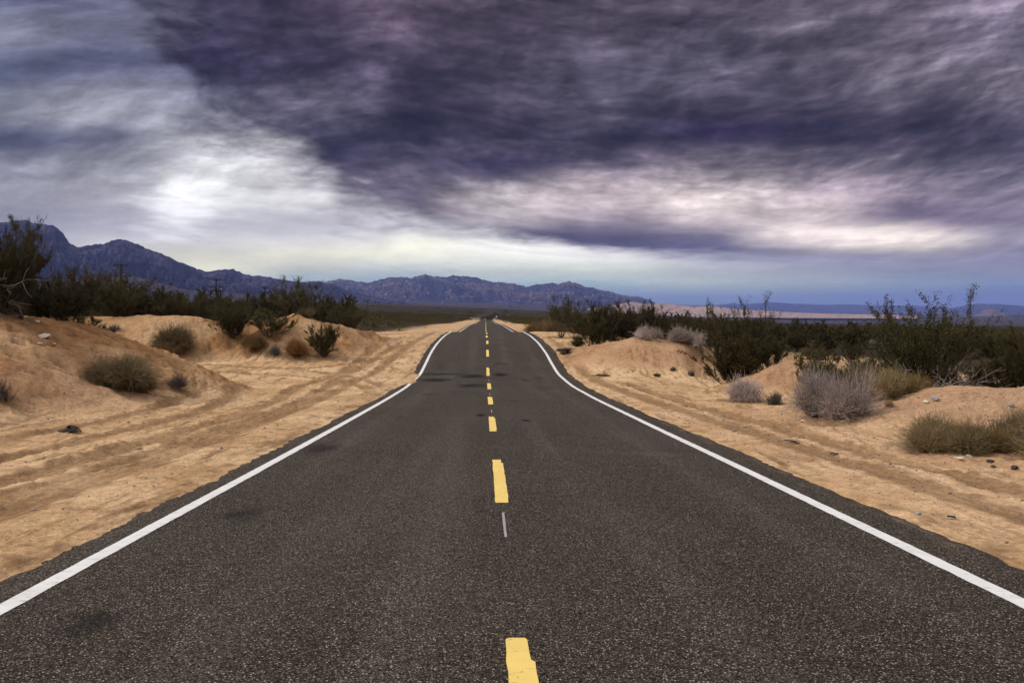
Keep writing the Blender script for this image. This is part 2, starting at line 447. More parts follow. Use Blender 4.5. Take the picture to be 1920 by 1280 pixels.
def mat_asphalt():
    m, t, p = new_mat('worn_asphalt')
    uv = t.node('ShaderNodeUVMap', uv_map='UVMap').outputs[0]   # metres: across, along
    s, y, _ = t.sep(uv)
    pos = t.node('ShaderNodeNewGeometry').outputs['Position']
    big, _ = t.noise(pos, .35, 4, .6)
    lane, _ = t.noise(t.comb(t.math('MULTIPLY', s, 1.3), t.math('MULTIPLY', y, .05)), 1.0, 4, .5)
    c = t.mix(t.mapr(big, .3, .7), (.034, .025, .018), (.049, .037, .028))
    c = t.mix(t.mapr(lane, .48, .66, 0, .5), c, (.070, .058, .048))
    sp1, cl1 = t.voro(pos, 108.0); sp2, cl2 = t.voro(pos, 70.0)
    v1 = t.sep(cl1)[0]; v2 = t.sep(cl2)[1]
    c = t.mix(t.mapr(v1, .50, .08, 0, .97), c, (.006, .005, .0045))
    c = t.mix(t.math('MULTIPLY', t.mapr(v1, .62, .9, 0, 1), t.mapr(sp1, .6, .25)), c, (.24, .195, .16))
    c = t.mix(t.math('MULTIPLY', t.mapr(v2, .88, .91, 0, .9), t.mapr(sp2, .45, .28)), c, (.42, .35, .30))
    wp = t.math('ABSOLUTE', t.math('SUBTRACT', t.math('ABSOLUTE', s), 1.7))
    wp = t.math('ABSOLUTE', t.math('SUBTRACT', wp, .8))
    c = t.mix(t.math('MULTIPLY', t.mapr(wp, .5, .1, 0, .22), t.mapr(lane, .35, .6)), c, t.vmath('SCALE', c, scale=1.5))
    # oil spots and tar patches
    st = None
    wn, wc = t.noise(t.comb(s, y), 2.4, 4, .65)
    off = t.vmath('SCALE', t.vmath('SUBTRACT', wc, (.5, .5, .5)), scale=.55)
    uvw = t.vmath('ADD', t.comb(s, y), off)
    for (a, b, rx, ry, k) in ((-2.72, 8.25, .22, .42, .7), (-2.68, 4.97, .17, .28, .7), (-2.98, 13.6, .34, .75, .75), (-.8, 38.0, .72, 1.2, 1), (-2.45, 36.0, .8, 1.1, 1), (-.74, 33.0, .65, 1.1, .85),
                              (.55, 38.8, .42, 1.0, 1), (-2.4, 39.2, 1.5, .5, .8), (-.31, 19.9, .15, .5, 1), (.75, 18.5, .13, .32, 1), (1.6, 36.0, .25, 1.0, .5), (2.3, 37.0, .2, .9, .45), (-2.5, 42.0, .35, 1.5, .35), (.7, 43.0, .5, .25, .6), (.2, 36.8, 1.6, .2, .4), (-2.2, 28, .25, .7, .45)):
        q = t.vmath('MULTIPLY', t.vmath('SUBTRACT', uvw, (a, b, 0)), (1 / rx, 1 / ry, 0))
        q = t.vmath('MULTIPLY', q, (1, 1, 0))
        g = t.mapr(t.vmath('LENGTH', q), 1.35, .25, 0, k)
        st = g if st is None else t.math('MAXIMUM', st, g)
    c = t.mix(t.math('MULTIPLY', st, t.mapr(wn, .3, .55, .75, 1.0)), c, (.006, .0055, .006))
    # sand blown on from the edges
    a = t.math('ABSOLUTE', s)
    sn, _ = t.noise(t.comb(t.math('MULTIPLY', s, 1.6), t.math('MULTIPLY', y, .55)), 2.5, 6, .7, .5)
    dust = t.mapr(t.math('ADD', a, t.math('MULTIPLY', t.math('SUBTRACT', sn, .5), 1.5)), 3.78, 4.3, 0, .4)
    c = t.mix(dust, c, (.33, .225, .135))
    dn, _ = t.noise(pos, .22, 5, .7, .8)
    d2 = t.math('MULTIPLY', t.mapr(dn, .52, .75, 0, .14), t.mapr(a, .3, 3.0, .5, 1))
    c = t.mix(d2, c, (.20, .15, .11))
    t.put(p.inputs['Base Color'], c)
    bump(t, p, t.math('ADD', sp1, t.math('MULTIPLY', v1, .8)), .55, .006)
    p.inputs['Roughness'].default_value = .9; p.inputs['Specular IOR Level'].default_value = .12
    return m

def mat_paint(name, col, wear=.5):
    m, t, p = new_mat(name)
    pos = t.node('ShaderNodeNewGeometry').outputs['Position']
    n, _ = t.noise(pos, 45, 5, .7); n2, _ = t.noise(pos, 3.0, 5, .65)
    n3, _ = t.noise(t.vmath('MULTIPLY', pos, (22, 1.0, 1)), 1.0, 4, .6)
    c = t.mix(t.mapr(n2, .35, .75, 0, .6), col, tuple(q * .80 for q in col))
    c = t.mix(t.mapr(n3, .55, .8, 0, .3), c, tuple(q * .6 for q in col))
    c = t.mix(t.math('MULTIPLY', t.mapr(n, .64, .74), wear), c, (.09, .075, .06))
    cr, _ = t.noise(t.vmath('MULTIPLY', pos, (1.5, 9, 1)), 1.0, 3, .6)
    c = t.mix(t.mapr(t.math('ABSOLUTE', t.math('SUBTRACT', cr, .5)), .012, .0, 0, .55 * wear), c, (.12, .08, .05))
    t.put(p.inputs['Base Color'], c)
    bump(t, p, n, .3, .003)
    p.inputs['Roughness'].default_value = .7
    return m

def mat_leaf(name, dark, light, trans=.25):
    m, t, p = new_mat(name)
    geo = t.node('ShaderNodeNewGeometry'); oi = t.node('ShaderNodeObjectInfo')
    r = geo.outputs['Random Per Island']
    c = t.mix(r, dark, light)
    n, _ = t.noise(t.node('ShaderNodeTexCoord').outputs['Object'], 1.7, 4, .6)
    c = t.mix(t.mapr(n, .4, .7, 0, .5), c, tuple(a * 1.35 for a in light))
    k = t.mapr(oi.outputs['Random'], 0, 1, .72, 1.3, 'LINEAR')
    c = t.vmath('SCALE', c, scale=k)
    tr = t.node('ShaderNodeBsdfTranslucent'); t.put(tr.inputs['Color'], c)
    t.put(p.inputs['Base Color'], c); p.inputs['Roughness'].default_value = .65; p.inputs['Specular IOR Level'].default_value = .18
    mx = t.node('ShaderNodeMixShader'); mx.inputs[0].default_value = trans
    t.l.new(p.outputs[0], mx.inputs[1]); t.l.new(tr.outputs[0], mx.inputs[2])
    t.l.new(mx.outputs[0], t.n['Material Output'].inputs['Surface'])
    return m

def mat_rock(name, a, b, c3, scale, specks=0.0, speck_col=(.5, .46, .42), band=0.0):
    m, t, p = new_mat(name)
    pos = t.node('ShaderNodeNewGeometry').outputs['Position']
    st = t.vmath('MULTIPLY', pos, (1, 1, 2.2))
    n1, _ = t.noise(st, scale, 7, .62, .5); n2, _ = t.noise(st, scale * 5.5, 6, .65)
    c = t.mix(t.mapr(n1, .42, .58), a, b)
    c = t.mix(t.mapr(n2, .46, .60, 0, .85), c, c3)
    if specks:
        n3, _ = t.noise(pos, scale * 9, 5, .7); n4, _ = t.noise(pos, scale * 1.2, 3, .5)
        c = t.mix(t.math('MULTIPLY', t.mapr(n3, .60, .66), t.mapr(n4, .45, .6, 0, specks)), c, speck_col)
    t.put(p.inputs['Base Color'], c)
    bump(t, p, t.math('ADD', n1, t.math('MULTIPLY', n2, .6)), 1.0, .22 / scale)
    p.inputs['Roughness'].default_value = 1.0; p.inputs['Specular IOR Level'].default_value = .05
    return m

M = {}
M['ground'] = mat_ground()
M['asphalt'] = mat_asphalt()
M['white'] = mat_paint('white_line_paint', (.72, .71, .70), .9)
M['yellow'] = mat_paint('yellow_line_paint', (.80, .58, .17), .8)
M['grey_mark'] = mat_paint('faded_mark_paint', (.34, .31, .31), .4)
M['creosote'] = mat_leaf('creosote_leaf', (.022, .019, .006), (.085, .068, .022))
M['creosote_green'] = mat_leaf('fresh_creosote_leaf', (.024, .024, .007), (.098, .086, .027))
M['belt_leaf'] = mat_leaf('scrub_leaf', (.021, .018, .006), (.082, .066, .025))
M['olive'] = mat_leaf('olive_twig', (.145, .108, .054), (.36, .27, .145), .15)
M['brown_olive'] = mat_leaf('brown_olive_twig', (.125, .083, .035), (.29, .195, .088), .15)
M['dry'] = mat_leaf('dry_pale_twig', (.24, .19, .175), (.52, .43, .395), .1)
M['dry_far'] = mat_leaf('dry_grey_twig', (.11, .088, .08), (.24, .19, .175), .1)
M['rust'] = mat_leaf('rust_brown_twig', (.16, .080, .030), (.30, .155, .060), .15)
M['straw'] = mat_leaf('straw_blade', (.24, .165, .07), (.42, .31, .13), .2)
M['dark_twig'] = mat_leaf('dark_grey_twig', (.05, .042, .04), (.12, .10, .095), .0)
M['bark'] = simple('grey_stem_bark', (.075, .058, .048), .9, .3, 9)
M['bleached'] = simple('bleached_wood', (.42, .37, .335), .85, .25, 12)
M['wood'] = simple('weathered_pole_wood', (.055, .036, .028), .9, .3, 5)
M['glass_ins'] = simple('grey_insulator', (.10, .10, .11), .3, .1, 5)
M['pale_stone'] = simple('pale_stone', (.62, .55, .46), .9, .25, 12)
M['grey_stone'] = simple('grey_stone', (.30, .28, .27), .9, .3, 12)
M['dark_stone'] = simple('dark_stone', (.075, .055, .045), .9, .35, 12)
M['pebble'] = mat_leaf('mixed_pebble', (.10, .065, .045), (.52, .41, .31), 0.0)
M['rubber'] = simple('black_rubber', (.018, .017, .018), .7, .3, 12)
M['blue_scrap'] = simple('dark_blue_plastic', (.03, .035, .09), .4, .2, 8)
M['sign_white'] = simple('white_sign_face', (.85, .86, .86), .5, .04, 3)
M['steel'] = simple('galvanised_steel', (.36, .36, .36), .5, .12, 6, .4)
M['car_paint'] = simple('dark_car_paint', (.025, .027, .034), .3, .08, 3)
M['car_glass'] = simple('car_glass', (.02, .024, .03), .08, .05, 2)
M['tyre'] = simple('tyre_rubber', (.015, .015, .016), .8, .2, 5)
M['plaster'] = simple('white_plaster_wall', (.82, .80, .78), .8, .05, .3)
M['roof'] = simple('pale_metal_roof', (.62, .62, .64), .5, .06, .3)
mm, tt, pp = new_mat('headlight_lamp'); pp.inputs['Base Color'].default_value = (.9, .9, .95, 1)
pp.inputs['Emission Color'].default_value = (.9, .93, 1, 1); pp.inputs['Emission Strength'].default_value = 2.2; M['lamp'] = mm
M['range_left'] = mat_rock('hazed_dark_range_rock', (.019, .019, .042), (.085, .075, .112), (.006, .006, .017), .0020, .9, (.30, .24, .25))  # haze blue and relief contrast are put into this rock colour
M['range_mid'] = mat_rock('hazed_granite_range_rock', (.048, .054, .088), (.165, .125, .11), (.026, .029, .052), .0010, .9, (.60, .52, .47))  # part of the distance haze is painted as blue in the rock
M['range_far'] = mat_rock('hazed_far_range_rock', (.035, .04, .075), (.06, .06, .10), (.025, .027, .052), .0005)  # rock tinted blue to add to the thin haze volume
M['dune'] = mat_rock('pink_dune_sand', (.44, .31, .24), (.52, .37, .29), (.30, .21, .17), .0011)
M['cone'] = mat_rock('brown_cone_rock', (.15, .11, .10), (.24, .17, .14), (.10, .075, .075), .003)
M['fan'] = mat_rock('brown_fan_rock', (.045, .034, .034), (.080, .058, .052), (.028, .023, .025), .0035)

# ---------------------------------------------------------------- ground sheet
def build_ground():
    core = np.radians(np.linspace(-37.5, 37.5, 1130))
    rest = np.radians(np.linspace(37.5, 322.5, 120))[1:-1]
    az = np.concatenate([core, rest]); na = len(az)
    rr = [0.6]
    while rr[-1] < 61000:
        r = rr[-1]
        step = .022 if r < 3.2 else .0078 if r < 60 else .011 if r < 130 else .02 if r < 900 else .035
        rr.append(r * (1 + step))
    rr = np.array(rr); nr = len(rr)
    # lift rows slightly off exact circles is not needed: plain polar sheet round the viewpoint
    X = rr[:, None] * np.sin(az)[None]; Y = rr[:, None] * np.cos(az)[None]
    z, berm, trk, scrub, rill_and_shade, grav = ground(X, Y)
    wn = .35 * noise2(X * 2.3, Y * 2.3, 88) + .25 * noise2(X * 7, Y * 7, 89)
    for lx, ly, lr in LITTER_SHADE:
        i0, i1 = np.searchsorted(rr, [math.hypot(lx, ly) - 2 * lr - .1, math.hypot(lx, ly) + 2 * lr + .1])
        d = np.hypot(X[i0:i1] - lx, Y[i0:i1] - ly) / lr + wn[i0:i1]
        rill_and_shade[i0:i1] = np.maximum(rill_and_shade[i0:i1], .95 * (1 - sstep(.55, 1.25, d)))  # litter and painted contact shade share the dark mask with the rills
    V = np.stack([X, Y, z], -1).reshape(-1, 3)
    idx = np.arange(nr * na).reshape(nr, na)
    a = idx[:-1]; b = idx[1:]
    Q = np.stack([a, b, np.roll(b, -1, 1), np.roll(a, -1, 1)], -1).reshape(-1, 4)[:, ::-1]
    # close the middle with quads towards the centre
    c = len(V); V = np.concatenate([V, [[0, 0, float(road_z(0)) - .08]]])
    ring = idx[0]; n2 = na // 2 * 2
    cap = np.stack([np.full(n2 // 2, c), ring[0:n2:2], ring[1:n2:2], np.roll(ring, -2)[0:n2:2]], -1)
    Q = np.concatenate([Q, cap])
    me = mesh_np('ground', V, Q, M['ground'], smooth=True)
    for nm, v in (('berm', berm), ('track', trk), ('scrub', scrub), ('rill_and_shade', rill_and_shade), ('gravel', grav)):
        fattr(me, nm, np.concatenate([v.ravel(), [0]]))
    tag(add('ground', me), 'sandy desert floor with berms and scrub plain', None, None, 'structure')
# ---------------------------------------------------------------- road with its painted lines
def ysamples(y0, y1):
    ys = [y0]
    while ys[-1] < y1:
        ys.append(ys[-1] + max(.12, .0075 * abs(ys[-1])))
    ys[-1] = y1
    return np.array(ys)
YS = ysamples(-60, 700)
def surf(s, y):
    return road_z(y) + .02 * (1 - (np.asarray(s) / 3.6) ** 2) - .02

def build_road():
    y = YS; n = len(y)
    jl = -3.82 + .09 * fbm(y * .7, y * 0 + 3, 5, 91, .65) + .05 * noise2(y * 4, y * 0, 92)
    jr = 4.0 + .08 * fbm(y * .6, y * 0 + 8, 5, 93, .65) + .04 * noise2(y * 4, y * 0, 94)
    cols = [jl, jl, jl + .15] + [np.full(n, q) for q in (-3.3, -2.2, -1.1, 0, 1.1, 2.2, 3.3)] + [jr - .15, jr, jr]
    S = np.stack(cols, 1); m = S.shape[1]
    Y = np.repeat(y[:, None], m, 1)
    Z = surf(S, Y); Z[:, 0] -= .25; Z[:, -1] -= .25; Z[:, 1] -= .012; Z[:, -2] -= .012
    V = np.stack([S + road_x(Y), Y, Z], -1).reshape(-1, 3)
    idx = np.arange(n * m).reshape(n, m)
    Q = np.stack([idx[:-1, :-1], idx[:-1, 1:], idx[1:, 1:], idx[1:, :-1]], -1).reshape(-1, 4)
    me = mesh_np('road', V, Q, M['asphalt'], smooth=False)
    uv = me.uv_layers.new(name='UVMap')
    flat = np.stack([S.ravel(), Y.ravel()], 1)[Q.ravel()]
    uv.data.foreach_set('uv', flat.astype(np.float32).ravel())
    return tag(add('road', me), 'two-lane asphalt road running straight into the distance', None, None, 'structure')
ROAD = build_road()

def strip(name, s_l, s_r, y, mat, lift=.004):
    """painted strip on the road: s_l, s_r arrays of its two sides at y"""
    Z0 = surf(s_l, y) + lift; Z1 = surf(s_r, y) + lift
    V = np.concatenate([np.stack([s_l + road_x(y), y, Z0], 1), np.stack([s_r + road_x(y), y, Z1], 1)])
    n = len(y); i = np.arange(n - 1)
    Q = np.stack([i, i + n, i + n + 1, i + 1], 1)
    return add(name, mesh_np(name, V, Q, mat), ROAD)

ye = YS[(YS > -50) & (YS < 640)]
for s0 in (-3.4, 3.4):
    w = .072 + 0 * ye
    rg = .008 * noise2(ye * 6, ye * 0, 95 + int(s0)); rg2 = .008 * noise2(ye * 5, ye * 0 + 5, 96 + int(s0))
    wob = .02 * noise2(ye * .12, ye * 0, 97)
    strip('edge_line', s0 - w + rg + wob, s0 + w + rg2 + wob, ye, M['white'])

def dash(y0, y1, k):
    y = np.unique(np.concatenate([[y0, y0 + .03, y1 - .05, y1 - .02, y1], y1 - np.array([.36, .33]), y0 + np.array([.34, .37]), np.linspace(y0 + .08, y1 - .08, 24)])); n = len(y)
    L = np.full(n, -.075); R = np.full(n, .076)
    e = y1 - y
    R = np.where(e < .34, .052, R); R = np.where(y - y0 < .35, .070, R)
    L = L + .008 * noise2(y * 5, y * 0 + k, 51); R = R + .01 * noise2(y * 6, y * 0 + k, 52)
    L[0] += .015; L[-1] += .02; R[0] -= .015; R[-1] -= .012
    off = .010 * math.sin(k * 2.1) - (.034 if k == 0 else .045)
    return strip('centre_dash', L + off, R + off, y, M['yellow'])
y0 = 8.74 - 7.37; k = 0
while y0 < 490:
    dash(y0, y0 + 3.32, k); y0 += 7.37; k += 1
for a, b, s0, w in ((7.16, 8.22, -.04, .013), (20.6, 21.5, -.04, .011), (27.6, 28.6, -.04, .013), (35.2, 36.0, -.04, .012)):
    y = np.linspace(a, b, 12)
    strip('layout_mark', s0 - w + .003 * noise2(y * 9, y * 0, 53), s0 + w + .003 * noise2(y * 8, y * 0, 54), y, M['grey_mark'], .005)

# ---------------------------------------------------------------- mountains
def mountain(name, label, sil, D, depth, mat, base_row, seed, n=420, rows=46, amp=.16, prof=1.5, spur=60., jag=1.6):
    px = np.linspace(sil[0][0], sil[-1][0], n)
    py = np.interp(px, [a for a, b in sil], [b for a, b in sil])
    py = py - jag * (ridged(px / 22., px * 0 + 2.2, 5, seed + 1, .55) - .6) * 2.2
    Dc = np.interp(px, [a for a, b in D], [b for a, b in D])
    br = np.interp(px, [a for a, b in base_row], [b for a, b in base_row]) if isinstance(base_row, list) else np.full(n, base_row)
    zc = EYE - (py - HY) / F * Dc
    t = np.concatenate([np.linspace(0, 1, rows), 1 + np.linspace(.08, 1, 9)])
    T, PX = np.meshgrid(t, px, indexing='ij')
    Y = np.where(T <= 1, Dc[None] - depth * (1 - T), Dc[None] + depth * .7 * (T - 1))
    zb = EYE - (br[None] - HY) / F * Y - 10
    H = np.maximum(zc[None] - zb, 0)
    u = PX / spur
    wv = 1.0 * fbm(u * .8, T * 2.2, 4, seed + 2)
    rd = ridged(u + wv, T * 1.5 + wv * .9, 5, seed + 3, .58)
    p = np.where(T <= 1, np.clip(T, 0, 1) ** prof, np.clip(1 - (T - 1), 0, 1) ** 1.3)
    env = np.clip(1.15 - T, 0, 1) * np.clip(T * 3.0, 0, 1)
    env = np.where(T <= 1, env * (1 - np.clip((T - .82) / .18, 0, 1) ** 2), .1 * np.sin(np.pi * (T - 1)))
    rg = ridged(u * 2.6 + wv * 2, T * 5.0 + wv * 2, 5, seed + 7, .66)
    z = zb + H * (p + amp * 2.4 * (rd - .58) * env + .55 * amp * (rg - .55) * (.12 + env) + .05 * amp * 3 * fbm(u * 9, T * 14, 4, seed + 6, .6) * env)
    X = (PX - CX) / F * Y
    V = np.stack([X, Y, z], -1).reshape(-1, 3)
    idx = np.arange(len(t) * n).reshape(len(t), n)
    Q = np.stack([idx[:-1, :-1], idx[:-1, 1:], idx[1:, 1:], idx[1:, :-1]], -1).reshape(-1, 4)
    return tag(add(name, mesh_np(name, V, Q, mat, smooth=False)), label, None, None, 'structure')

mountain('mountain_range', 'dark blue rocky range with steep cliffs on the left',
    [(-420, 470), (-200, 436), (-60, 425), (0, 418), (25, 414), (48, 411), (62, 418), (95, 420), (108, 428), (118, 436), (130, 455), (145, 463), (175, 459), (195, 456), (222, 447), (240, 450), (265, 460), (300, 474), (340, 492), (385, 508),
     (400, 506), (420, 505), (437, 504), (460, 514), (500, 518), (540, 526), (570, 528), (600, 527), (625, 531), (650, 542), (690, 552), (720, 560), (736, 565), (749, 561), (757, 564), (790, 572), (840, 580)],
    [(-420, 8200), (300, 9000), (840, 11500)], 2600, M['range_left'], [(-420, 556), (300, 560), (840, 574)], 201, n=1000, rows=120, amp=.22, prof=1.35, spur=34.)
mountain('foothill', 'low brown foothills below the dark range on the left',
    [(-420, 530), (-100, 524), (60, 530), (150, 519), (230, 514), (290, 526), (350, 543), (420, 546), (480, 552), (560, 556), (640, 562), (700, 568)],
    [(-420, 6400), (700, 7800)], 1500, M['fan'], [(-420, 556), (300, 562), (700, 572)], 231, n=600, rows=60, amp=.24, prof=1.2, spur=26.)
mountain('mountain_range', 'pale blue granite range straight above the road end',
    [(480, 556), (560, 540), (620, 526), (640, 523), (650, 524), (690, 530), (720, 522), (750, 518), (770, 521), (797, 514), (815, 518), (835, 520), (850, 516), (885, 519), (910, 524), (930, 529), (960, 530), (985, 537), (1000, 534), (1030, 530),
     (1045, 532), (1065, 527), (1080, 530), (1100, 537), (1115, 540), (1150, 548), (1180, 555), (1205, 557), (1228, 567), (1250, 574), (1290, 582)],
    [(480, 18500), (1290, 18500)], 4200, M['range_mid'], [(480, 570), (950, 571), (1290, 584)], 301, n=900, rows=110, amp=.26, prof=1.25, spur=46.)
mountain('mountain_range', 'faint low blue range along the right horizon',
    [(1180, 572), (1228, 568), (1300, 572), (1340, 572), (1370, 568), (1400, 570), (1440, 566), (1490, 569), (1550, 571), (1600, 570), (1650, 573), (1700, 572), (1790, 577), (1900, 578), (2300, 578)],
    [(1180, 36000), (2300, 36000)], 5200, M['range_far'], [(1180, 584), (2300, 589)], 401, n=380, rows=30, amp=.18, prof=1.1, spur=40., jag=.7)
mountain('mountain_range', 'violet flat-topped range at the far right edge',
    [(1760, 590), (1790, 578), (1810, 572), (1836, 569), (1860, 570), (1890, 571), (1925, 573), (2000, 570), (2120, 576), (2300, 580)],
    [(1760, 27000), (2300, 27000)], 4200, M['range_far'], [(1760, 591), (2300, 592)], 431, n=260, rows=30, amp=.15, prof=1.0, spur=44., jag=.6)
mountain('sand_dunes', 'pinkish sand dune field below the far right range',
    [(1080, 584), (1110, 577), (1156, 571), (1170, 568), (1187, 566), (1212, 570), (1237, 567.5), (1267, 571), (1300, 574.6), (1325, 573), (1350, 575), (1371, 579), (1433, 582), (1496, 586), (1560, 588), (1640, 589.5), (1720, 592)],
    [(1080, 12500), (1720, 12500)], 2600, M['dune'], [(1080, 588), (1300, 593), (1720, 596)], 501, n=380, rows=40, amp=.16, prof=.85, spur=30., jag=.5)
mountain('hill', 'small brown cinder cone on the plain at far right',
    [(1800, 600), (1820, 594), (1838, 585), (1850, 580), (1856, 579), (1863, 579), (1872, 584), (1886, 590), (1905, 594), (1935, 600)],
    [(1800, 15000), (1935, 15000)], 900, M['cone'], 598, 531, n=130, rows=30, amp=.14, prof=.9, spur=15., jag=.4)
mountain('hill', 'low dark hill in front of the cinder cone',
    [(1780, 606), (1815, 600), (1845, 594), (1865, 595), (1900, 590), (1960, 588), (2060, 594), (2160, 606)],
    [(1780, 11800), (2160, 11800)], 1300, M['fan'], 605, 541, n=160, rows=30, amp=.16, prof=.9, spur=18., jag=.4)

# ---------------------------------------------------------------- shrubs
def creosote_mesh(seed, h=2.5, spread=.75, n0=14, k1=5, k2=4, q=22, lsz=.030, low=.3):
    """woody vase of stems and the leaf sprays at its twig ends: (stem verts, quads), (leaf verts, quads)"""
    g = np.random.default_rng(seed)
    az = np.linspace(0, 2 * np.pi, n0, endpoint=False) + g.uniform(-.4, .4, n0)
    th = g.uniform(.08, 1.0, n0) ** .8 * spread * 1.15
    d0 = np.stack([np.sin(th) * np.cos(az), np.sin(th) * np.sin(az), np.cos(th)], 1)
    L0 = h * g.uniform(.62, .98, n0) * (1 - .15 * th)
    t = np.linspace(0, 1, 6)[None, :, None]
    base = np.stack([np.cos(az), np.sin(az), 0 * az], 1) * (.05 * h) * g.uniform(.2, 1, n0)[:, None]
    base[:, 2] -= .06
    P0 = base[:, None] + d0[:, None] * L0[:, None, None] * t + np.array([0, 0, 1]) * (.16 * h * t * t * th[:, None, None])
    P0 = P0 + np.cumsum(g.normal(0, .018 * h, P0.shape), 1) * (t > 0)
    R0 = (.013 * h ** .6) * (1 - .72 * t[..., 0]) * g.uniform(.7, 1.3, n0)[:, None]
    def child(P, D, kk, tmin, tmax, lmin, lmax, m, up, r0, turn):
        n = len(P); mm = P.shape[1]
        tt = g.uniform(tmin, tmax, (n, kk)) * (mm - 1)
        i = np.minimum(tt.astype(int), mm - 2); f = (tt - i)[..., None]
        a = np.take_along_axis(P, i[..., None].repeat(3, -1), 1); b = np.take_along_axis(P, (i + 1)[..., None].repeat(3, -1), 1)
        s = (a * (1 - f) + b * f).reshape(-1, 3)
        dd = unit((b - a).reshape(-1, 3) + 0)
        dd = unit(dd + turn * unit(g.normal(size=dd.shape)) + np.array([0, 0, up]))
        L = h * g.uniform(lmin, lmax, len(s))
        tq = np.linspace(0, 1, m)[None, :, None]
        C = s[:, None] + dd[:, None] * L[:, None, None] * tq + np.array([0, 0, .12 * h]) * (tq ** 2) * up
        C = C + np.cumsum(g.normal(0, .008 * h, C.shape), 1) * (tq > 0)
        R = np.full((len(s), m), r0) * (1 - .6 * tq[..., 0])
        return C, dd, R
    P1, D1, R1 = child(P0, d0, k1, low, 1.0, .22, .42, 4, .25, .0055 * h ** .5, .75)
    P2, D2, R2 = child(P1, D1, k2, .25, 1.0, .08, .19, 3, .25, .0032 * h ** .5, .8)
    n2 = len(P2)
    w = g.gamma(2.0, .5, n2); w *= sstep(.02, .28, P2[:, 1, 2] / h) ; cnt = np.maximum((q * w).astype(int), 0)
    src = np.repeat(np.arange(n2), cnt); tt = g.uniform(0, 1.05, len(src))[:, None]
    C = P2[src, 0] * (1 - tt) + P2[src, 2] * tt + g.normal(0, .014 * h ** .7 + .008, (len(src), 3))
    LV = leaves(C, lsz, lsz * .55, g, .5)
    SV = join([tubes(P0, R0, 4), tubes(P1, R1, 3), tubes(P2, R2, 3)])
    return SV, LV

def dome_mesh(seed, w=1.0, h=.6, n=700, sub=3, rad=.0035, curl=.35, low=.0, clump=0.0):
    """rounded bush of fine radiating twigs"""
    g = np.random.default_rng(seed)
    az = g.uniform(0, 2 * np.pi, n); cz = g.uniform(low, 1, n) ** .8
    sr = np.sqrt(1 - cz * cz)
    d = np.stack([sr * np.cos(az), sr * np.sin(az), cz], 1)
    lum = 1 + .30 * noise2(np.cos(az) * 1.3 + seed, np.sin(az) * 1.3 + cz * 2, seed) + .30 * noise2(np.cos(az) * 3.1, np.sin(az) * 3.1 + cz * 4 + seed, seed + 2)
    L = g.uniform(.6, 1.0, n) * lum
    nc = 6; cc = np.stack([g.normal(0, .20 * w, nc), g.normal(0, .20 * w, nc), 0 * np.arange(nc)], 1); ck = g.integers(0, nc, n); cs = g.uniform(.55, .95, nc)
    end = d * (L * cs[ck])[:, None] * np.array([w / 2, w / 2, h]) + cc[ck]
    b = cc[ck] + np.stack([np.cos(az), np.sin(az), 0 * az], 1) * (w * .08 * g.uniform(0, 1, n))[:, None]
    b[:, 2] = -.03
    t = np.linspace(0, 1, 5)[None, :, None]
    P = b[:, None] * (1 - t) + end[:, None] * t
    P[..., 2] += curl * h * (t[..., 0] * (1 - t[..., 0])) * g.uniform(.2, 1.2, n)[:, None]
    P = P + np.cumsum(g.normal(0, .02 * w, P.shape), 1) * (t > 0)
    R = rad * (1.25 - .75 * t[..., 0]) * np.ones((n, 1))
    parts = [tubes(P, R, 3)]
    if sub:
        i = np.repeat(np.arange(n), sub); tt = g.uniform(1.2, 3.9, len(i)); j = tt.astype(int); f = (tt - j)[:, None]
        s = P[i, j] * (1 - f) + P[i, j + 1] * f
        dr = unit(unit(P[i, j + 1] - P[i, j]) + .65 * unit(g.normal(size=s.shape)) + np.array([0, 0, .15]))
        Ls = (w * .5) * g.uniform(.12, .30, len(i))
        t3 = np.linspace(0, 1, 3)[None, :, None]
        S = s[:, None] + dr[:, None] * Ls[:, None, None] * t3 + g.normal(0, .006, (len(i), 3, 3)) * (t3 > 0)
        parts.append(tubes(S, rad * .75 * (1 - .5 * t3[..., 0]) * np.ones((len(i), 1)), 3))
    return join(parts)

PROTO = {}
def proto_creosote(key, leafmat, seed, **kw):
    sv, lv = creosote_mesh(seed, **kw)
    PROTO[key] = ('bush', mesh_np('stem', *sv, M['bark']), mesh_np('foliage', *lv, M[leafmat]), kw.get('h', 2.5))
PROTO_W = {}
def proto_dome(key, mat, seed, **kw):
    PROTO_W[key] = kw.get('w', 1.0)
    v, q = dome_mesh(seed, **kw)
    PROTO[key] = ('dome', mesh_np('dry_bush', v, q, M[mat]), None, kw.get('h', .6))

for i in range(4):
    proto_creosote('tall%d' % i, 'creosote', 500 + i, h=2.8, spread=.62 + .06 * i, n0=20, k1=7, k2=5, q=58, lsz=.025, low=.12)
for i in range(2):
    proto_creosote('dense%d' % i, 'creosote', 540 + i, h=2.4, spread=.95, n0=24, k1=8, k2=5, q=48, lsz=.026, low=.06)
for i in range(2):
    proto_creosote('round%d' % i, 'creosote_green', 520 + i, h=1.6, spread=.95, n0=22, k1=7, k2=5, q=38, lsz=.025, low=.08)
proto_creosote('open0', 'creosote_green', 530, h=1.5, spread=1.0, n0=13, k1=6, k2=4, q=42, lsz=.023, low=.25)
proto_creosote('sprig0', 'creosote_green', 531, h=2.7, spread=.55, n0=12, k1=5, k2=4, q=48, lsz=.025, low=.4)
for i in range(6):
    proto_creosote('belt%d' % i, 'belt_leaf', 560 + i, h=2.3, spread=.72 + .05 * i, n0=15, k1=6, k2=4, q=26, lsz=.05, low=.08)
for i in range(2):
    proto_creosote('wisp%d' % i, 'belt_leaf', 580 + i, h=2.8, spread=.5, n0=10, k1=5, k2=3, q=26, lsz=.045, low=.4)
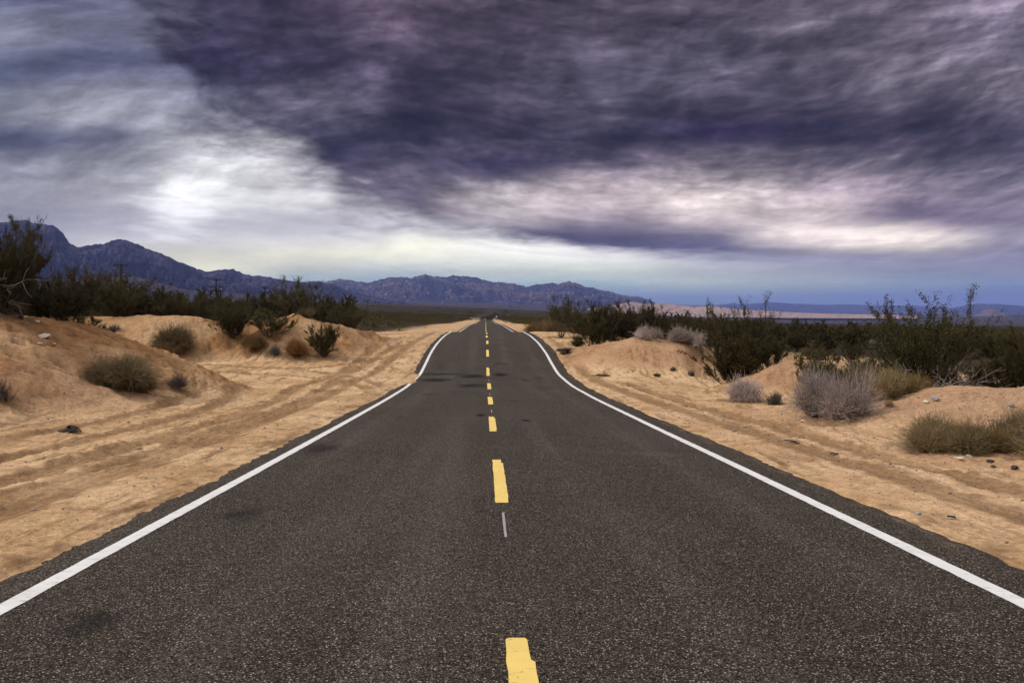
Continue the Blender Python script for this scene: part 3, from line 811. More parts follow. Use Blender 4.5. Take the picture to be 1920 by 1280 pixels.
proto_dome('pale0', 'dry', 600, w=1.5, h=.98, n=1500, sub=3, rad=.0036)
proto_dome('pale1', 'dry', 601, w=1.3, h=.75, n=900, sub=3, rad=.0048)
proto_dome('pale2', 'dry', 602, w=1.3, h=.8, n=900, sub=3, rad=.0048, curl=.6)
proto_dome('olive0', 'olive', 610, w=1.2, h=.62, n=1900, sub=4, rad=.0034, curl=.5)
proto_dome('olive1', 'brown_olive', 611, w=1.2, h=.6, n=1700, sub=4, rad=.0034, curl=.5)
proto_dome('olive2', 'olive', 612, w=1.6, h=.85, n=1900, sub=4, rad=.0048, curl=.5)
proto_dome('olive3', 'olive', 613, w=1.45, h=.62, n=2600, sub=5, rad=.0030, curl=.7)
proto_dome('rust0', 'rust', 620, w=1.5, h=.9, n=1300, sub=3, rad=.006, curl=.5)
proto_dome('straw0', 'straw', 630, w=.8, h=.7, n=420, sub=1, rad=.0042, low=.35)
proto_dome('straw1', 'olive', 631, w=1.6, h=1.05, n=1300, sub=2, rad=.0042, low=.3)
proto_dome('twig0', 'dark_twig', 640, w=.9, h=.5, n=150, sub=4, rad=.006, low=.1)
proto_dome('grey0', 'dry_far', 650, w=2.0, h=1.1, n=600, sub=3, rad=.010)
proto_dome('grey1', 'dry_far', 651, w=1.8, h=.95, n=600, sub=3, rad=.010, curl=.6)
proto_dome('tan0', 'brown_olive', 652, w=2.0, h=1.2, n=700, sub=3, rad=.011)

def place(name, key, px, d, h, wide, label, cat='bush', group=None, rz=None, dz=0.0, parts=True):
    """a shrub of prototype key at picture column px and depth d (metres), h metres tall"""
    kind, a, b, ph = PROTO[key]
    x = (px - CX) / F * d
    z = gz(x, d) + dz
    rz = random.uniform(0, 6.28) if rz is None else rz
    sc = (h / ph * wide, h / ph * wide, h / ph)
    if kind == 'bush':
        root = bpy.data.objects.new(name, None); COL.objects.link(root); root.empty_display_size = .2
        add('stem', a, root); add('foliage', b, root)
    else:
        root = add(name, a)
    root.location = (x, d, z); root.rotation_euler = (0, 0, rz); root.scale = sc
    tag(root, label, cat, group)
    LITTER_SHADE.append((x, d, h * wide * (.42 if kind == 'bush' else .62 * PROTO_W.get(key, .5) / ph)))
    return root

C = 'creosote_bush'
big_left = place(C, 'tall0', -2, 24.6, 2.45, 1.02, 'tallest creosote bush at the left edge, on the front sand berm, with pale dead twigs')
place(C, 'sprig0', 40, 25.0, 2.7, .5, 'airy leggy creosote rising out of the tallest bush at the left edge')
place(C, 'dense1', -38, 25.2, 2.45, .8, 'creosote bush cut by the left picture edge behind the tallest left bush')
place(C, 'dense1', 106, 27.6, 1.75, 1.15, 'creosote bush spilling down the back of the front left berm beside the tallest bush')
place(C, 'round1', 152, 29.8, 1.0, 1.3, 'low dark bush hugging the right end of the front left berm crest')
place(C, 'tall3', 205, 50.5, 3.1, 1.15, 'creosote bush in front of the nearest utility pole', dz=-.2)
place(C, 'tall1', 262, 52.0, 2.7, 1.2, 'creosote bush just right of the nearest utility pole', dz=-.2)
place(C, 'tall2', 340, 52.5, 2.9, 1.1, 'creosote bush behind the left back mound, left of the second utility pole', dz=-.2)
place(C, 'tall0', 395, 53.0, 2.4, 1.3, 'creosote bush directly below the second utility pole', dz=-.2)
place(C, 'dense1', 436, 46.6, 1.8, 1.0, 'dense dark rounded bush sitting on the crest of the left back mound')
place(C, 'open0', 503, 46.0, 1.7, 1.35, 'creosote bush with bare forking stems on the left back mound', dz=-.05)
place(C, 'sprig0', 548, 51.5, 3.0, 1.35, 'tall airy creosote bush rising behind the left back mound', dz=-.1)
place(C, 'tall3', 470, 53.0, 2.6, 1.2, 'creosote bush behind the dip in the left back mound', dz=-.2)
place(C, 'round1', 609, 44.6, 1.55, .88, 'bright green bush standing alone on the right shoulder of the left back mound')
place(C, 'tall2', 625, 55.0, 2.2, 1.2, 'creosote bush behind the lone green bush')
place('rust_bush', 'rust0', 556, 44.4, 1.05, .72, 'rust brown dry bush on the left back mound', rz=.6)
place('desert_bush', 'olive2', 330, 44.6, 1.5, .8, 'olive bush with dead grey middle on the flank of the left back mound')
place('desert_bush', 'olive1', 298, 43.8, .9, 1.1, 'brown olive bush left of the larger one on the left back mound flank')
place('desert_bush', 'straw1', 266, 43.2, .85, .9, 'thin straw green bush at the foot of the left back mound')
place('dry_bush', 'twig0', 342, 44.9, 1.1, .7, 'dark grey dead bush inside the olive bush on the left back mound')
place('dry_bush', 'twig0', 192, 46.5, .5, .8, 'small dark dry tuft, left one of the pair on bare sand behind the front berm')
place('dry_bush', 'twig0', 214, 46.7, .5, .8, 'small dark dry tuft, right one of the pair on bare sand behind the front berm')
place('grass_clump', 'straw0', 205, 43.5, .7, 1.6, 'straw grass clump peeping over the front left berm')
place('desert_bush', 'straw1', 577, 48.8, .8, .9, 'straw bush on the crest right of the bare forking creosote')
place('desert_bush', 'olive1', 481, 45.2, .7, 1.0, 'small olive tuft under the forking creosote bush')
place('dry_bush', 'twig0', 511, 44.3, .62, .8, 'small grey dead tuft left of the rust brown bush')
place('desert_bush', 'olive3', 230, 23.4, .95, .8, 'grey green bush low on the flank of the front left berm')
place('desert_bush', 'olive1', 268, 23.9, .62, .75, 'rusty green end of the bush pair on the front left berm')
place('dry_bush', 'twig0', 250, 23.9, 1.0, .5, 'dead grey twigs sticking up from the grey green bush on the front left berm')
place('dry_bush', 'twig0', 327, 25.6, .48, .95, 'dead grey twiggy bush at the toe of the front left berm')
place('dry_bush', 'twig0', -4, 19.0, .62, .8, 'dark dead bush cut by the left edge on the front berm slope')
# right side
place(C, 'tall1', 1112, 48.5, 2.35, 1.15, 'creosote bush at the left end of the clump on the right back mound', dz=-.1)
place(C, 'tall3', 1160, 49.5, 2.6, 1.2, 'creosote bush in the middle of the clump on the right back mound', dz=-.1)
place(C, 'tall0', 1212, 50.5, 2.45, 1.1, 'creosote bush at the right end of the clump on the right back mound', dz=-.1)
place(C, 'sprig0', 1052, 60.0, 2.75, 1.1, 'tall thin creosote sprays beside the road left of the right back mound')
place(C, 'round1', 1083, 50.0, .6, 1.1, 'very small green bush at the left foot of the right back mound')
place(C, 'dense0', 1374, 30.2, 2.05, 1.0, 'big dark creosote bush in the gully between the two right mounds', dz=-.1)
place(C, 'sprig0', 1396, 31.0, 3.1, .75, 'airy tall creosote bush behind the big dark one in the right gully', dz=-.1)
place(C, 'open0', 1440, 30.0, 1.5, .9, 'creosote bush at the right side of the gully bush')
place('dry_bush', 'pale1', 1388, 24.9, .95, .8, 'pale dry bush on the left slope of the middle right mound')
place('dry_bush', 'pale2', 1222, 43.6, .9, .9, 'pale dry bush on the crest of the right back mound, left of three')
place('dry_bush', 'pale1', 1262, 43.2, 1.0, .95, 'pale dry bush on the crest of the right back mound, middle of three')
place('dry_bush', 'pale2', 1298, 42.6, 1.05, .8, 'pale dry bush on the crest of the right back mound, right of three')
place('dry_bush', 'pale0', 1574, 16.7, 1.25, .72, 'big pale lilac dry bush between the middle and front right mounds')
place('desert_bush', 'straw1', 1655, 18.3, 1.05, .75, 'tan olive bush right behind the big pale dry bush')
place('desert_bush', 'olive1', 1700, 19.0, .6, 1.0, 'brown olive bush in front of the bleached dead branches')
big_right = place(C, 'sprig0', 1752, 21.6, 2.75, 1.0, 'tall creosote bush on the right with bleached dead branches under it')
place(C, 'sprig0', 1712, 22.4, 2.35, .95, 'airy creosote bush just left of the tall one with dead branches')
place(C, 'dense1', 1690, 22.6, 1.35, 1.35, 'creosote bush at the left shoulder of the tall one with dead branches')
place(C, 'dense0', 1830, 23.0, 1.35, 1.4, 'creosote bush behind the crest of the front right mound')
place(C, 'tall0', 1928, 21.5, 1.95, 1.0, 'creosote bush cut by the right picture edge')
place(C, 'open0', 1545, 18.8, 1.35, .95, 'low fresh green creosote spreading behind the big pale dry bush')
place(C, 'round0', 1600, 20.5, 1.0, 1.5, 'dark green bush between the low fresh creosote and the tall right one')
place('desert_bush', 'olive3', 1766, 13.2, .60, .86, 'olive rounded bush at the foot of the front right mound')
place('desert_bush', 'olive1', 1842, 13.0, .50, .92, 'browner low bush touching the olive rounded bush')
place('desert_bush', 'olive0', 1930, 12.5, .85, .8, 'olive bush at the right picture edge, the lower front one', rz=1.0)
place('desert_bush', 'straw1', 1915, 13.8, .80, .62, 'yellow olive bush at the right picture edge behind the lower one')
place('dry_bush', 'twig0', 1885, 13.6, .55, .6, 'grey dead twigs beside the bushes at the right picture edge')
place('dry_bush', 'twig0', 1446, 23.6, .45, .8, 'small dark tuft on the middle right mound')
place('grass_clump', 'straw0', 1457, 24.2, .5, .8, 'yellow straw grass beside the small dark tuft')
place('grass_clump', 'straw0', 1668, 17.0, .26, 1.0, 'tiny straw grass in the shadow right of the big pale dry bush')
place('desert_bush', 'tan0', 1004, 84, 1.5, .95, 'tan rounded bush beside the right road edge, farthest of three')
place('desert_bush', 'tan0', 1052, 76, 1.5, .95, 'tan rounded bush beside the right road edge, middle of three')
place('desert_bush', 'tan0', 1088, 70, 1.3, .9, 'tan rounded bush beside the right road edge, nearest of three')

# bleached dead branches: parts of their bushes
def dead_branches(root, seed, n, spread, lift, name='dead_branch'):
    g = np.random.default_rng(seed)
    inv = [1 / s for s in root.scale]
    az = g.uniform(0, 2 * np.pi, n)
    d = np.stack([np.cos(az), np.sin(az) * .6 - .65, g.uniform(.05, .6, n)], 1); d = unit(d)
    t = np.linspace(0, 1, 7)[None, :, None]
    P = np.zeros((n, 1, 3)) + d[:, None] * (spread * g.uniform(.5, 1, n))[:, None, None] * t
    P = P + np.cumsum(g.normal(0, .045, P.shape), 1) * (t > 0); P[..., 2] += lift - .35 * spread * (t[..., 0] ** 2) * g.uniform(0, .6, n)[:, None]
    R = .012 * (1 - .75 * t[..., 0]) * g.uniform(.6, 1.3, n)[:, None]
    i = np.repeat(np.arange(n), 4); j = g.integers(2, 6, len(i))
    s = P[i, j]; dr = unit(d[i] + .9 * unit(g.normal(size=s.shape)))
    t4 = np.linspace(0, 1, 4)[None, :, None]
    S = s[:, None] + dr[:, None] * (spread * g.uniform(.12, .35, len(i)))[:, None, None] * t4
    S = S + np.cumsum(g.normal(0, .03, S.shape), 1) * (t4 > 0)
    v, q = join([tubes(P, R, 4), tubes(S, .007 * (1 - .6 * t4[..., 0]) * np.ones((len(i), 1)), 3)])
    c, sn = math.cos(-root.rotation_euler.z), math.sin(-root.rotation_euler.z)
    v = np.stack([(v[:, 0] * c - v[:, 1] * sn) * inv[0], (v[:, 0] * sn + v[:, 1] * c) * inv[1], v[:, 2] * inv[2]], 1)
    add(name, mesh_np(name, v, q, M['bleached']), root)['label'] = 'bleached bare branches'
dead_branches(big_right, 71, 40, 1.9, .35)
dead_branches(big_left, 72, 16, 2.1, .7)

# the shrub belt: individuals nearest the road, the rest as one far mass
def berm_at(x, y):
    g = ground(np.array(x), np.array(y), fine=False); return g[0], g[1]

def poisson(n_try, ymin, ymax, spacing, seed):
    g = np.random.default_rng(seed); pts = []; cell = {}
    for _ in range(n_try):
        y = math.sqrt(g.uniform(ymin ** 2, ymax ** 2)); px = g.uniform(-160, 2080); x = (px - CX) / F * y
        sp = spacing(x, y) if callable(spacing) else spacing
        s = x - float(road_x(y))
        if s < 0 and s > -(11.0 + 1.2 * math.sin(y * .13)): continue
        if s > 0 and s < 7.8 + .8 * math.sin(y * .17): continue
        if y < 52.5 and x < 0: continue
        if x > 0 and y < 52 and not ((x > 14 and y > 36) or (x > 13 and 22.5 < y < 29) or (x > 16.5 and y > 20.5)): continue
        ci, cj = int(x // 4), int(y // 4); ok = True
        for a in (-1, 0, 1):
            for b in (-1, 0, 1):
                for (u, v) in cell.get((ci + a, cj + b), ()):
                    if (u - x) ** 2 + (v - y) ** 2 < sp * sp: ok = False; break
                if not ok: break
            if not ok: break
        if ok: pts.append((x, y)); cell.setdefault((ci, cj), []).append((x, y))
    return pts
bel = sorted(poisson(9000, 20, 96, 2.15, 5), key=lambda p: p[1])
creo = bel[:285]; ylim = creo[-1][1]
zs, bm = berm_at([p[0] for p in creo], [p[1] for p in creo])
for (x, y), z, b in zip(creo, zs, bm):
    left = x < float(road_x(y)); dry = random.random() < .17
    if b > .5 and y < 60: continue
    if not left and y < 50 and random.random() < .35: continue
    if dry:
        key = random.choice(('grey0', 'grey1', 'grey0', 'tan0')); h = random.uniform(.55, 1.1)
        lab = 'grey dry bush low in the scrub belt left of the road' if left else 'grey dry bush low in the scrub belt right of the road'
        nm = 'dry_bush'; grp = 'dry bushes in the left scrub belt' if left else 'dry bushes in the right scrub belt'
    else:
        key = random.choice(('belt0', 'belt1', 'belt2', 'belt3', 'belt4', 'belt5', 'belt0', 'belt2', 'wisp0', 'wisp1'))
        h = random.uniform(2.0, 3.15) if left else random.uniform(1.2, 1.95)
        if left and y > 70: h *= .85
        if not left and y < 48: h *= .72
        lab = 'dark olive creosote bush in the dense scrub belt left of the road' if left else 'dark olive creosote bush in the dense scrub belt right of the road'
        nm = C; grp = 'creosote bushes in the left scrub belt' if left else 'creosote bushes in the right scrub belt'
    kind, a, bb, ph = PROTO[key]
    w = random.uniform(.95, 1.35)
    if kind == 'bush':
        root = bpy.data.objects.new(nm, None); COL.objects.link(root)
        add('stem', a, root); add('foliage', bb, root)
    else: root = add(nm, a)
    root.location = (x, y, float(z) - .05); root.rotation_euler = (0, 0, random.uniform(0, 6.28)); root.scale = (h / ph * w, h / ph * w, h / ph)
    tag(root, lab, 'bush', grp)

def shrub_cloud(pts, hmin, hmax, nq, lsz, seed, wide=(.55, .85)):
    g = np.random.default_rng(seed); n = len(pts); P = np.array(pts)
    z, b = berm_at(P[:, 0], P[:, 1])
    left = P[:, 0] < road_x(np.clip(P[:, 1], 0, 700))
    h = g.uniform(hmin, hmax, n) * np.where(left, 1.0, .78)
    w = h * g.uniform(*wide, n)
    i = np.repeat(np.arange(n), nq); N = len(i)
    d = unit(g.normal(size=(N, 3))); r = g.uniform(.25, 1, N) ** .45
    # a few stems per shrub, leaves gather round them
    lob = g.normal(size=(n, 5, 3)) * np.array([.55, .55, .28]); k = g.integers(0, 5, N)
    c = lob[i, k] + d * r[:, None] * np.array([.55, .55, .42])
    Cc = np.stack([P[i, 0] + c[:, 0] * w[i], P[i, 1] + c[:, 1] * w[i], z[i] + h[i] * np.clip(.55 + c[:, 2] * .62, .02, 1.25)], 1)
    return leaves(Cc, lsz, lsz * .62, g, .4)
midp = [p for p in poisson(26000, ylim, 260, lambda x, y: 2.5 + y * .004, 6)]
farp = poisson(30000, 260, 900, lambda x, y: 3.9, 8)
vfar = poisson(15000, 900, 3600, lambda x, y: 3.9, 9)
parts = [shrub_cloud(midp, 1.4, 2.7, 120, .10, 31), shrub_cloud(farp, 1.3, 2.6, 22, .27, 32), shrub_cloud(vfar, 1.4, 2.8, 8, .8, 33)]
v, q = join(parts)
tag(add('scrub', mesh_np('scrub', v, q, M['belt_leaf'])), 'far creosote scrub covering the plain', None, None, 'stuff')

# ---------------------------------------------------------------- stones, litter, gravel
def stone_mesh(seed, mat, flat=.55):
    import bmesh
    bm = bmesh.new(); bmesh.ops.create_icosphere(bm, subdivisions=2, radius=.5)
    g = np.random.default_rng(seed)
    cuts = [(unit(g.normal(size=3)), g.uniform(.26, .42)) for _ in range(9)]
    for vv in bm.verts:
        p = np.array(vv.co)
        for nrm, dd in cuts:
            e = p @ nrm - dd
            if e > 0: p = p - nrm * e
        vv.co = p * np.array([1.15, .8, flat])
    me = bpy.data.meshes.new('stone'); bm.to_mesh(me); bm.free(); me.materials.append(mat)
    return me
SM = {('pale', 0): stone_mesh(1, M['pale_stone']), ('pale', 1): stone_mesh(2, M['pale_stone'], .4), ('grey', 0): stone_mesh(3, M['grey_stone']), ('grey', 1): stone_mesh(4, M['grey_stone'], .7),
      ('dark', 0): stone_mesh(5, M['dark_stone'], .6), ('dark', 1): stone_mesh(6, M['dark_stone'], .8)}
def hit(px, py, y0=4.0, y1=70.0):
    """where the sight line through a picture point meets the ground"""
    ys = np.arange(y0, y1, .05); xs = (px - CX) / F * ys; zz = EYE - (py - HY) / F * ys
    g = ground(xs, ys)[0]
    k = np.argmax(g > zz)
    return xs[k], ys[k], g[k]
def stone(col, v, px, py, size, label, rz=None, tilt=0.0):
    x, y, z = hit(px, py)
    o = add('stone', SM[(col, v)]); o.location = (x, y, z + size * .12); o.scale = (size,) * 3
    o.rotation_euler = (tilt, random.uniform(-.2, .2), random.uniform(0, 6.28) if rz is None else rz)
    tag(o, label, 'stone')
stone('pale', 1, 84, 633, .40, 'long pale flat slab high on the front left berm slope', .9, .3)
stone('pale', 0, 30, 638, .14, 'small white stone left of the pale slab on the front left berm')
stone('pale', 0, 70, 604, .17, 'white stone near the crest of the front left berm')
stone('pale', 1, 76, 646, .16, 'flat pale stone just below the slab on the front left berm')
stone('pale', 0, 103, 649, .13, 'small pale stone right below the slab on the front left berm')
stone('grey', 1, 1896, 762, .17, 'blue grey stone near the right edge on the front right mound')
stone('grey', 0, 1754, 753, .20, 'grey stone high on the front right mound')
stone('pale', 0, 1736, 755, .16, 'pale flat stone beside the grey one on the front right mound')
stone('dark', 0, 1296, 704, .55, 'big dark stone at the right in the gully of the right back mound')
stone('dark', 1, 1262, 694, .42, 'dark stone on the cut face of the right back mound')
stone('dark', 0, 1232, 706, .4, 'low dark clod below the cut face of the right back mound')
stone('pale', 1, 1797, 862, .15, 'flat pale stone below the olive bush at front right')
stone('grey', 0, 1818, 857, .11, 'small grey stone right of the flat pale one below the olive bush')
stone('dark', 1, 1774, 846, .15, 'black stone under the olive rounded bush')
stone('dark', 0, 1857, 868, .13, 'dark stone below the browner low bush')
stone('dark', 1, 1862, 876, .09, 'smaller dark stone below the browner low bush')
stone('dark', 0, 1902, 880, .15, 'dark stone under the right edge bushes')
stone('pale', 1, 1505, 790, .12, 'pale stone at the left foot of the big pale dry bush')
stone('pale', 0, 1692, 887, .06, 'pale pebble on the right shoulder sand')
stone('grey', 1, 1720, 967, .07, 'white grey pebble close to the right asphalt edge')

def gravel():
    g = np.random.default_rng(77); n = 42000
    y = 4.5 * np.exp(g.uniform(0, 1, n) * math.log(50 / 4.5)); px = g.uniform(-40, 1960, n); x = (px - CX) / F * y
    s = x - road_x(y)
    gr = ground(x, y)
    keep = (np.abs(s) > 4.15) & (g.uniform(0, 1, n) < .35 + .65 * gr[5])
    x, y, z = x[keep], y[keep], gr[0][keep]; n = len(x)
    sz = .0075 * np.exp(g.normal(0, .5, n)) * np.clip(y / 11., .6, 1.7)
    base = np.array([[1, 0, 0], [0, 1, 0], [-1, 0, 0], [0, -1, 0], [0, 0, .7], [0, 0, -.7]], float)
    a = g.uniform(0, 6.28, n); jit = 1 + g.uniform(-.3, .3, (n, 6, 1))
    B = base[None] * jit * sz[:, None, None]
    ca, sa = np.cos(a)[:, None], np.sin(a)[:, None]
    V = np.stack([B[..., 0] * ca - B[..., 1] * sa * .7 + x[:, None], B[..., 0] * sa + B[..., 1] * ca * .7 + y[:, None], B[..., 2] + z[:, None] + sz[:, None] * .15], -1).reshape(-1, 3)
    tri = np.array([[0, 1, 4], [1, 2, 4], [2, 3, 4], [3, 0, 4], [1, 0, 5], [2, 1, 5], [3, 2, 5], [0, 3, 5]])
    T = (tri[None] + (np.arange(n) * 6)[:, None, None]).reshape(-1, 3)
    tag(add('gravel', mesh_np('gravel', V, T, M['pebble'])), 'loose gravel strewn over the sand', None, None, 'stuff')
gravel()

def twig_heap(px, py, w, h, label, mat, n=46, seed=3, name='brush_heap'):
    g = np.random.default_rng(seed); x, y, z = hit(px, py)
    a = g.uniform(0, 6.28, n); c = np.stack([g.normal(0, w * .22, n), g.normal(0, w * .22, n), g.uniform(0, h, n) * .7], 1)
    d = np.stack([np.cos(a), np.sin(a), g.uniform(-.3, .6, n)], 1) * (w * g.uniform(.12, .35, n))[:, None]
    t = np.linspace(-1, 1, 4)[None, :, None]
    P = c[:, None] + d[:, None] * t + g.normal(0, .02, (n, 4, 3)); P[..., 2] = np.abs(P[..., 2]) * (1 - .5 * np.hypot(P[..., 0], P[..., 1]) / w)
    R = np.full((n, 4), .014) * g.uniform(.6, 1.8, n)[:, None]
    o = add(name, mesh_np(name, *tubes(P, R, 4), mat)); o.location = (x, y, z); tag(o, label, 'brush heap')
twig_heap(1060, 663, .85, .5, 'small dark heap of dead twigs on the right shoulder by the road bend', M['rubber'], 60, 3)
twig_heap(1128, 705, .7, .10, 'flat dark scatter of twigs on the sand right of the road dip', M['dark_stone'], 24, 4)
twig_heap(134, 808, .34, .10, 'little dark tuft of dead twigs on the sand below the front left berm', M['dark_stone'], 30, 5)

def scrap(name, px, py, w, l, label, mat, seed, cat='litter'):
    g = np.random.default_rng(seed); x, y, z = hit(px, py); n = 9
    t = np.linspace(0, 1, n); V = []
    for k, (zz) in enumerate((0, .012)):
        for i in range(n):
            hw = w * .5 * (.55 + .45 * math.sin(3.0 * t[i] + .2)) * g.uniform(.8, 1.2)
            for sd in (-1, 1): V.append(((t[i] - .5) * l, sd * hw + .05 * l * math.sin(4 * t[i]), zz + .03 * l * math.sin(5 * t[i]) + .012))
    Q = []
    m = 2 * n
    for i in range(n - 1):
        a = 2 * i
        Q += [(m + a, m + a + 2, m + a + 3, m + a + 1), (a, a + 1, a + 3, a + 2), (a, a + 2, m + a + 2, m + a), (a + 1, m + a + 1, m + a + 3, a + 3)]
    Q += [(0, m, m + 1, 1), (m - 2, m - 1, 2 * m - 1, 2 * m - 2)]
    o = add(name, mesh_np(name, np.array(V), np.array(Q), mat)); o.location = (x, y, z + .005); o.rotation_euler = (0, 0, g.uniform(-.6, .6))
    tag(o, label, cat)
scrap('rubber_scrap', 1482, 829, .05, .22, 'black rubber scrap on the right shoulder, left of two', M['rubber'], 1)
scrap('rubber_scrap', 1490, 833, .05, .16, 'black rubber scrap on the right shoulder, right of two', M['rubber'], 2)
scrap('rubber_scrap', 1564, 853, .05, .13, 'small dark scrap lying alone in the right wheel track', M['rubber'], 3)
scrap('plastic_scrap', 1784, 976, .04, .075, 'dark blue plastic scrap near the right asphalt edge', M['blue_scrap'], 4)

# ---------------------------------------------------------------- utility poles
def pole(px, d, top_row, arms, label):
    x = (px - CX) / F * d; z0 = gz(x, d); zt = EYE - (top_row - HY) / F * d
    root = bpy.data.objects.new('utility_pole', None); COL.objects.link(root); root.location = (x, d, z0)
    H = zt - z0
    MB().bar((0, 0, -.3), (0, 0, H), .17, .11, 9).build('post', M['wood'], root)
    for row, half in arms:
        za = EYE - (row - HY) / F * d - z0
        a = MB().box((0, -.14, za), (half * 2, .13, .15))
        for sx in (-1, 1):
            a.bar((sx * half * .45, -.14, za - .05), (0, -.12, za - .65), .022, k=5)
        arm = a.build('crossarm', M['wood'], root)
        ins = MB()
        for fx in (-.92, -.6, .6, .92):
            ins.bar((fx * half, -.14, za + .07), (fx * half, -.14, za + .16), .025, k=6).bar((fx * half, -.14, za + .16), (fx * half, -.14, za + .27), .05, .035, 6)
        ins.build('insulator', M['glass_ins'], arm)
    root.rotation_euler = (0, random.uniform(-.012, .012), random.uniform(-.1, .1))
    tag(root, label, 'utility pole', 'utility poles along the left of the valley')
pole(227, 112, 495, [(497.5, 1.0), (518, 1.5)], 'nearest and tallest wooden utility pole with a short upper and long lower crossarm')
pole(405, 155, 522, [(524, .95), (538, 1.5), (545.5, 1.5)], 'second nearest utility pole with three crossarms, against the dark range')
pole(497, 205, 537, [(538.5, 1.0), (548, 1.5)], 'third utility pole from the left, beside the tall airy creosote')
pole(573, 252, 553, [(554.5, 1.0), (560, 1.5)], 'fourth utility pole from the left, mostly behind creosote tops')
pole(620, 300, 555.5, [(557, 1.0), (562, 1.5)], 'fifth utility pole from the left')
pole(658, 350, 560.5, [(562, 1.4)], 'sixth utility pole from the left, small with one crossarm')
pole(689, 400, 562.5, [(564, 1.4)], 'seventh utility pole from the left, small against the dark range')
pole(711, 455, 564.5, [(566, 1.4)], 'eighth utility pole from the left, tiny')
pole(731, 520, 566.5, [(568, 1.4)], 'farthest utility pole that shows, at the foot of the dark range')

# ---------------------------------------------------------------- far things: car, sign, posts, building
def car(x, y, z, label):
    root = bpy.data.objects.new('car', None); COL.objects.link(root); root.location = (x, y, z)
    prof = [(-2.25, .35), (-2.3, .62), (-2.2, .86), (-1.25, .98), (1.5, 1.0), (2.2, .95), (2.3, .6), (2.25, .35)]
    MB().poly(prof, 1.78, (0, 0, 0)).build('body', M['car_paint'], root)
    cab = MB().poly([(-1.2, .98), (-.45, 1.44), (1.0, 1.46), (1.75, 1.0)], 1.5, (0, 0, 0)).build('cabin', M['car_paint'], root)
    MB().box((0, -.87, 1.24), (1.34, .02, .5), Vector((0, 0, 1)).rotation_difference(Vector((0, -.55, .8))).to_euler()).build('windscreen', M['car_glass'], cab)
    for sx in (-.8, .8):
        for sy in (-1.4, 1.4): MB().bar((sx - .11, sy, .33), (sx + .11, sy, .33), .33, k=14).build('wheel', M['tyre'], root)
    for sx in (-.62, .62): MB().bar((sx, -2.24, .68), (sx, -2.33, .68), .15, .13, 12).build('headlight', M['lamp'], root)
    MB().box((0, -2.27, .48), (1.7, .12, .18)).build('bumper', M['car_paint'], root)
    tag(root, label, 'car')
yc = 497.0
car(float(road_x(yc)) - 1.0, yc, float(road_z(yc)) - .05, 'dark oncoming car with lit headlights where the road vanishes')

def sign(px, row, d, w, label):
    x = (px - CX) / F * d; z0 = gz(x, d); zc = EYE - (row - HY) / F * d
    root = bpy.data.objects.new('road_sign', None); COL.objects.link(root); root.location = (x, d, z0)
    MB().box((0, -.05, zc - z0), (w, .012, w)).build('sign_face', M['sign_white'], root)
    MB().bar((0, 0, -.2), (0, 0, zc - z0 + w / 2), .04, k=6).build('post', M['steel'], root)
    tag(root, label, 'road sign')
sign(931, 593.5, 520, .9, 'white square road sign right of the road end')
for i, (s0, y) in enumerate(((4.9, 372), (4.9, 398), (4.9, 426), (4.9, 458))):
    x = float(road_x(y)) + s0; z0 = gz(x, y)
    root = bpy.data.objects.new('marker_post', None); COL.objects.link(root); root.location = (x, y, z0); root.rotation_euler = (0, .22, 0)
    MB().box((0, 0, .5), (.13, .05, 1.2)).build('post', M['sign_white'], root)
    MB().box((0, -.03, .95), (.11, .012, .16)).build('reflector', M['steel'], root)
    tag(root, 'leaning white marker post in the row right of the far road end', 'marker post', 'marker posts right of the far road end')
x = float(road_x(430)) - 6.8; z0 = gz(x, 430)
root = bpy.data.objects.new('barrier', None); COL.objects.link(root); root.location = (x, 430, z0)
MB().box((0, 0, .95), (3.4, .08, .32), Vector((1, 0, 0)).rotation_difference(Vector((1, 0, -.42))).to_euler()).build('rail', M['pale_stone'], root)
for sx, hh in ((-1.2, 1.5), (1.2, .6)): MB().box((sx, .07, hh / 2 - .1), (.14, .12, hh)).build('post', M['wood'], root)
tag(root, 'pale sloping rail left of the far road end', 'barrier')

def building(px, row, d, label):
    x = (px - CX) / F * d; z0 = gz(x, d) - .5
    root = bpy.data.objects.new('building', None); COL.objects.link(root); root.location = (x, d, z0)
    MB().box((0, 0, 3.5), (20, 11, 7)).build('wall', M['plaster'], root)
    MB().poly([(-6.2, 7.01), (0, 9.6), (6.2, 7.01)], 21, (0, 0, 0)).build('roof', M['roof'], root)
    for q in (-6, 0, 6): MB().box((q, -5.52, 3.2), (1.8, .08, 1.8)).build('window', M['car_glass'], root)
    MB().box((3, -5.52, 1.6), (1.4, .09, 3.0)).build('door', M['wood'], root)
    tag(root, label, 'building')
building(830, 568, 13500, 'tiny white building on the violet plain below the pale granite range')

build_ground()

# ---------------------------------------------------------------- haze
hz = bpy.data.materials.new('haze_air'); hz.use_nodes = True
ht = hz.node_tree; ht.nodes.clear()
ho = ht.nodes.new('ShaderNodeOutputMaterial'); hv = ht.nodes.new('ShaderNodeVolumePrincipled')
hv.inputs['Color'].default_value = (.31, .41, .98, 1); hv.inputs['Density'].default_value = 2.3e-5; hv.inputs['Anisotropy'].default_value = 0.0
ht.links.new(hv.outputs[0], ho.inputs['Volume'])
zmin = min(v[2] for o in scene.objects if o.name.startswith('ground') for v in o.bound_box)
ztop = max(v[2] for o in scene.objects if o.name.startswith('mountain') for v in o.bound_box)
o = MB().box((0, 0, (ztop + 60 + zmin - 1) / 2), (130000, 130000, ztop + 60 - zmin + 1)).build('haze', hz)
tag(o, 'thin blue haze over the valley', None, None, 'stuff')

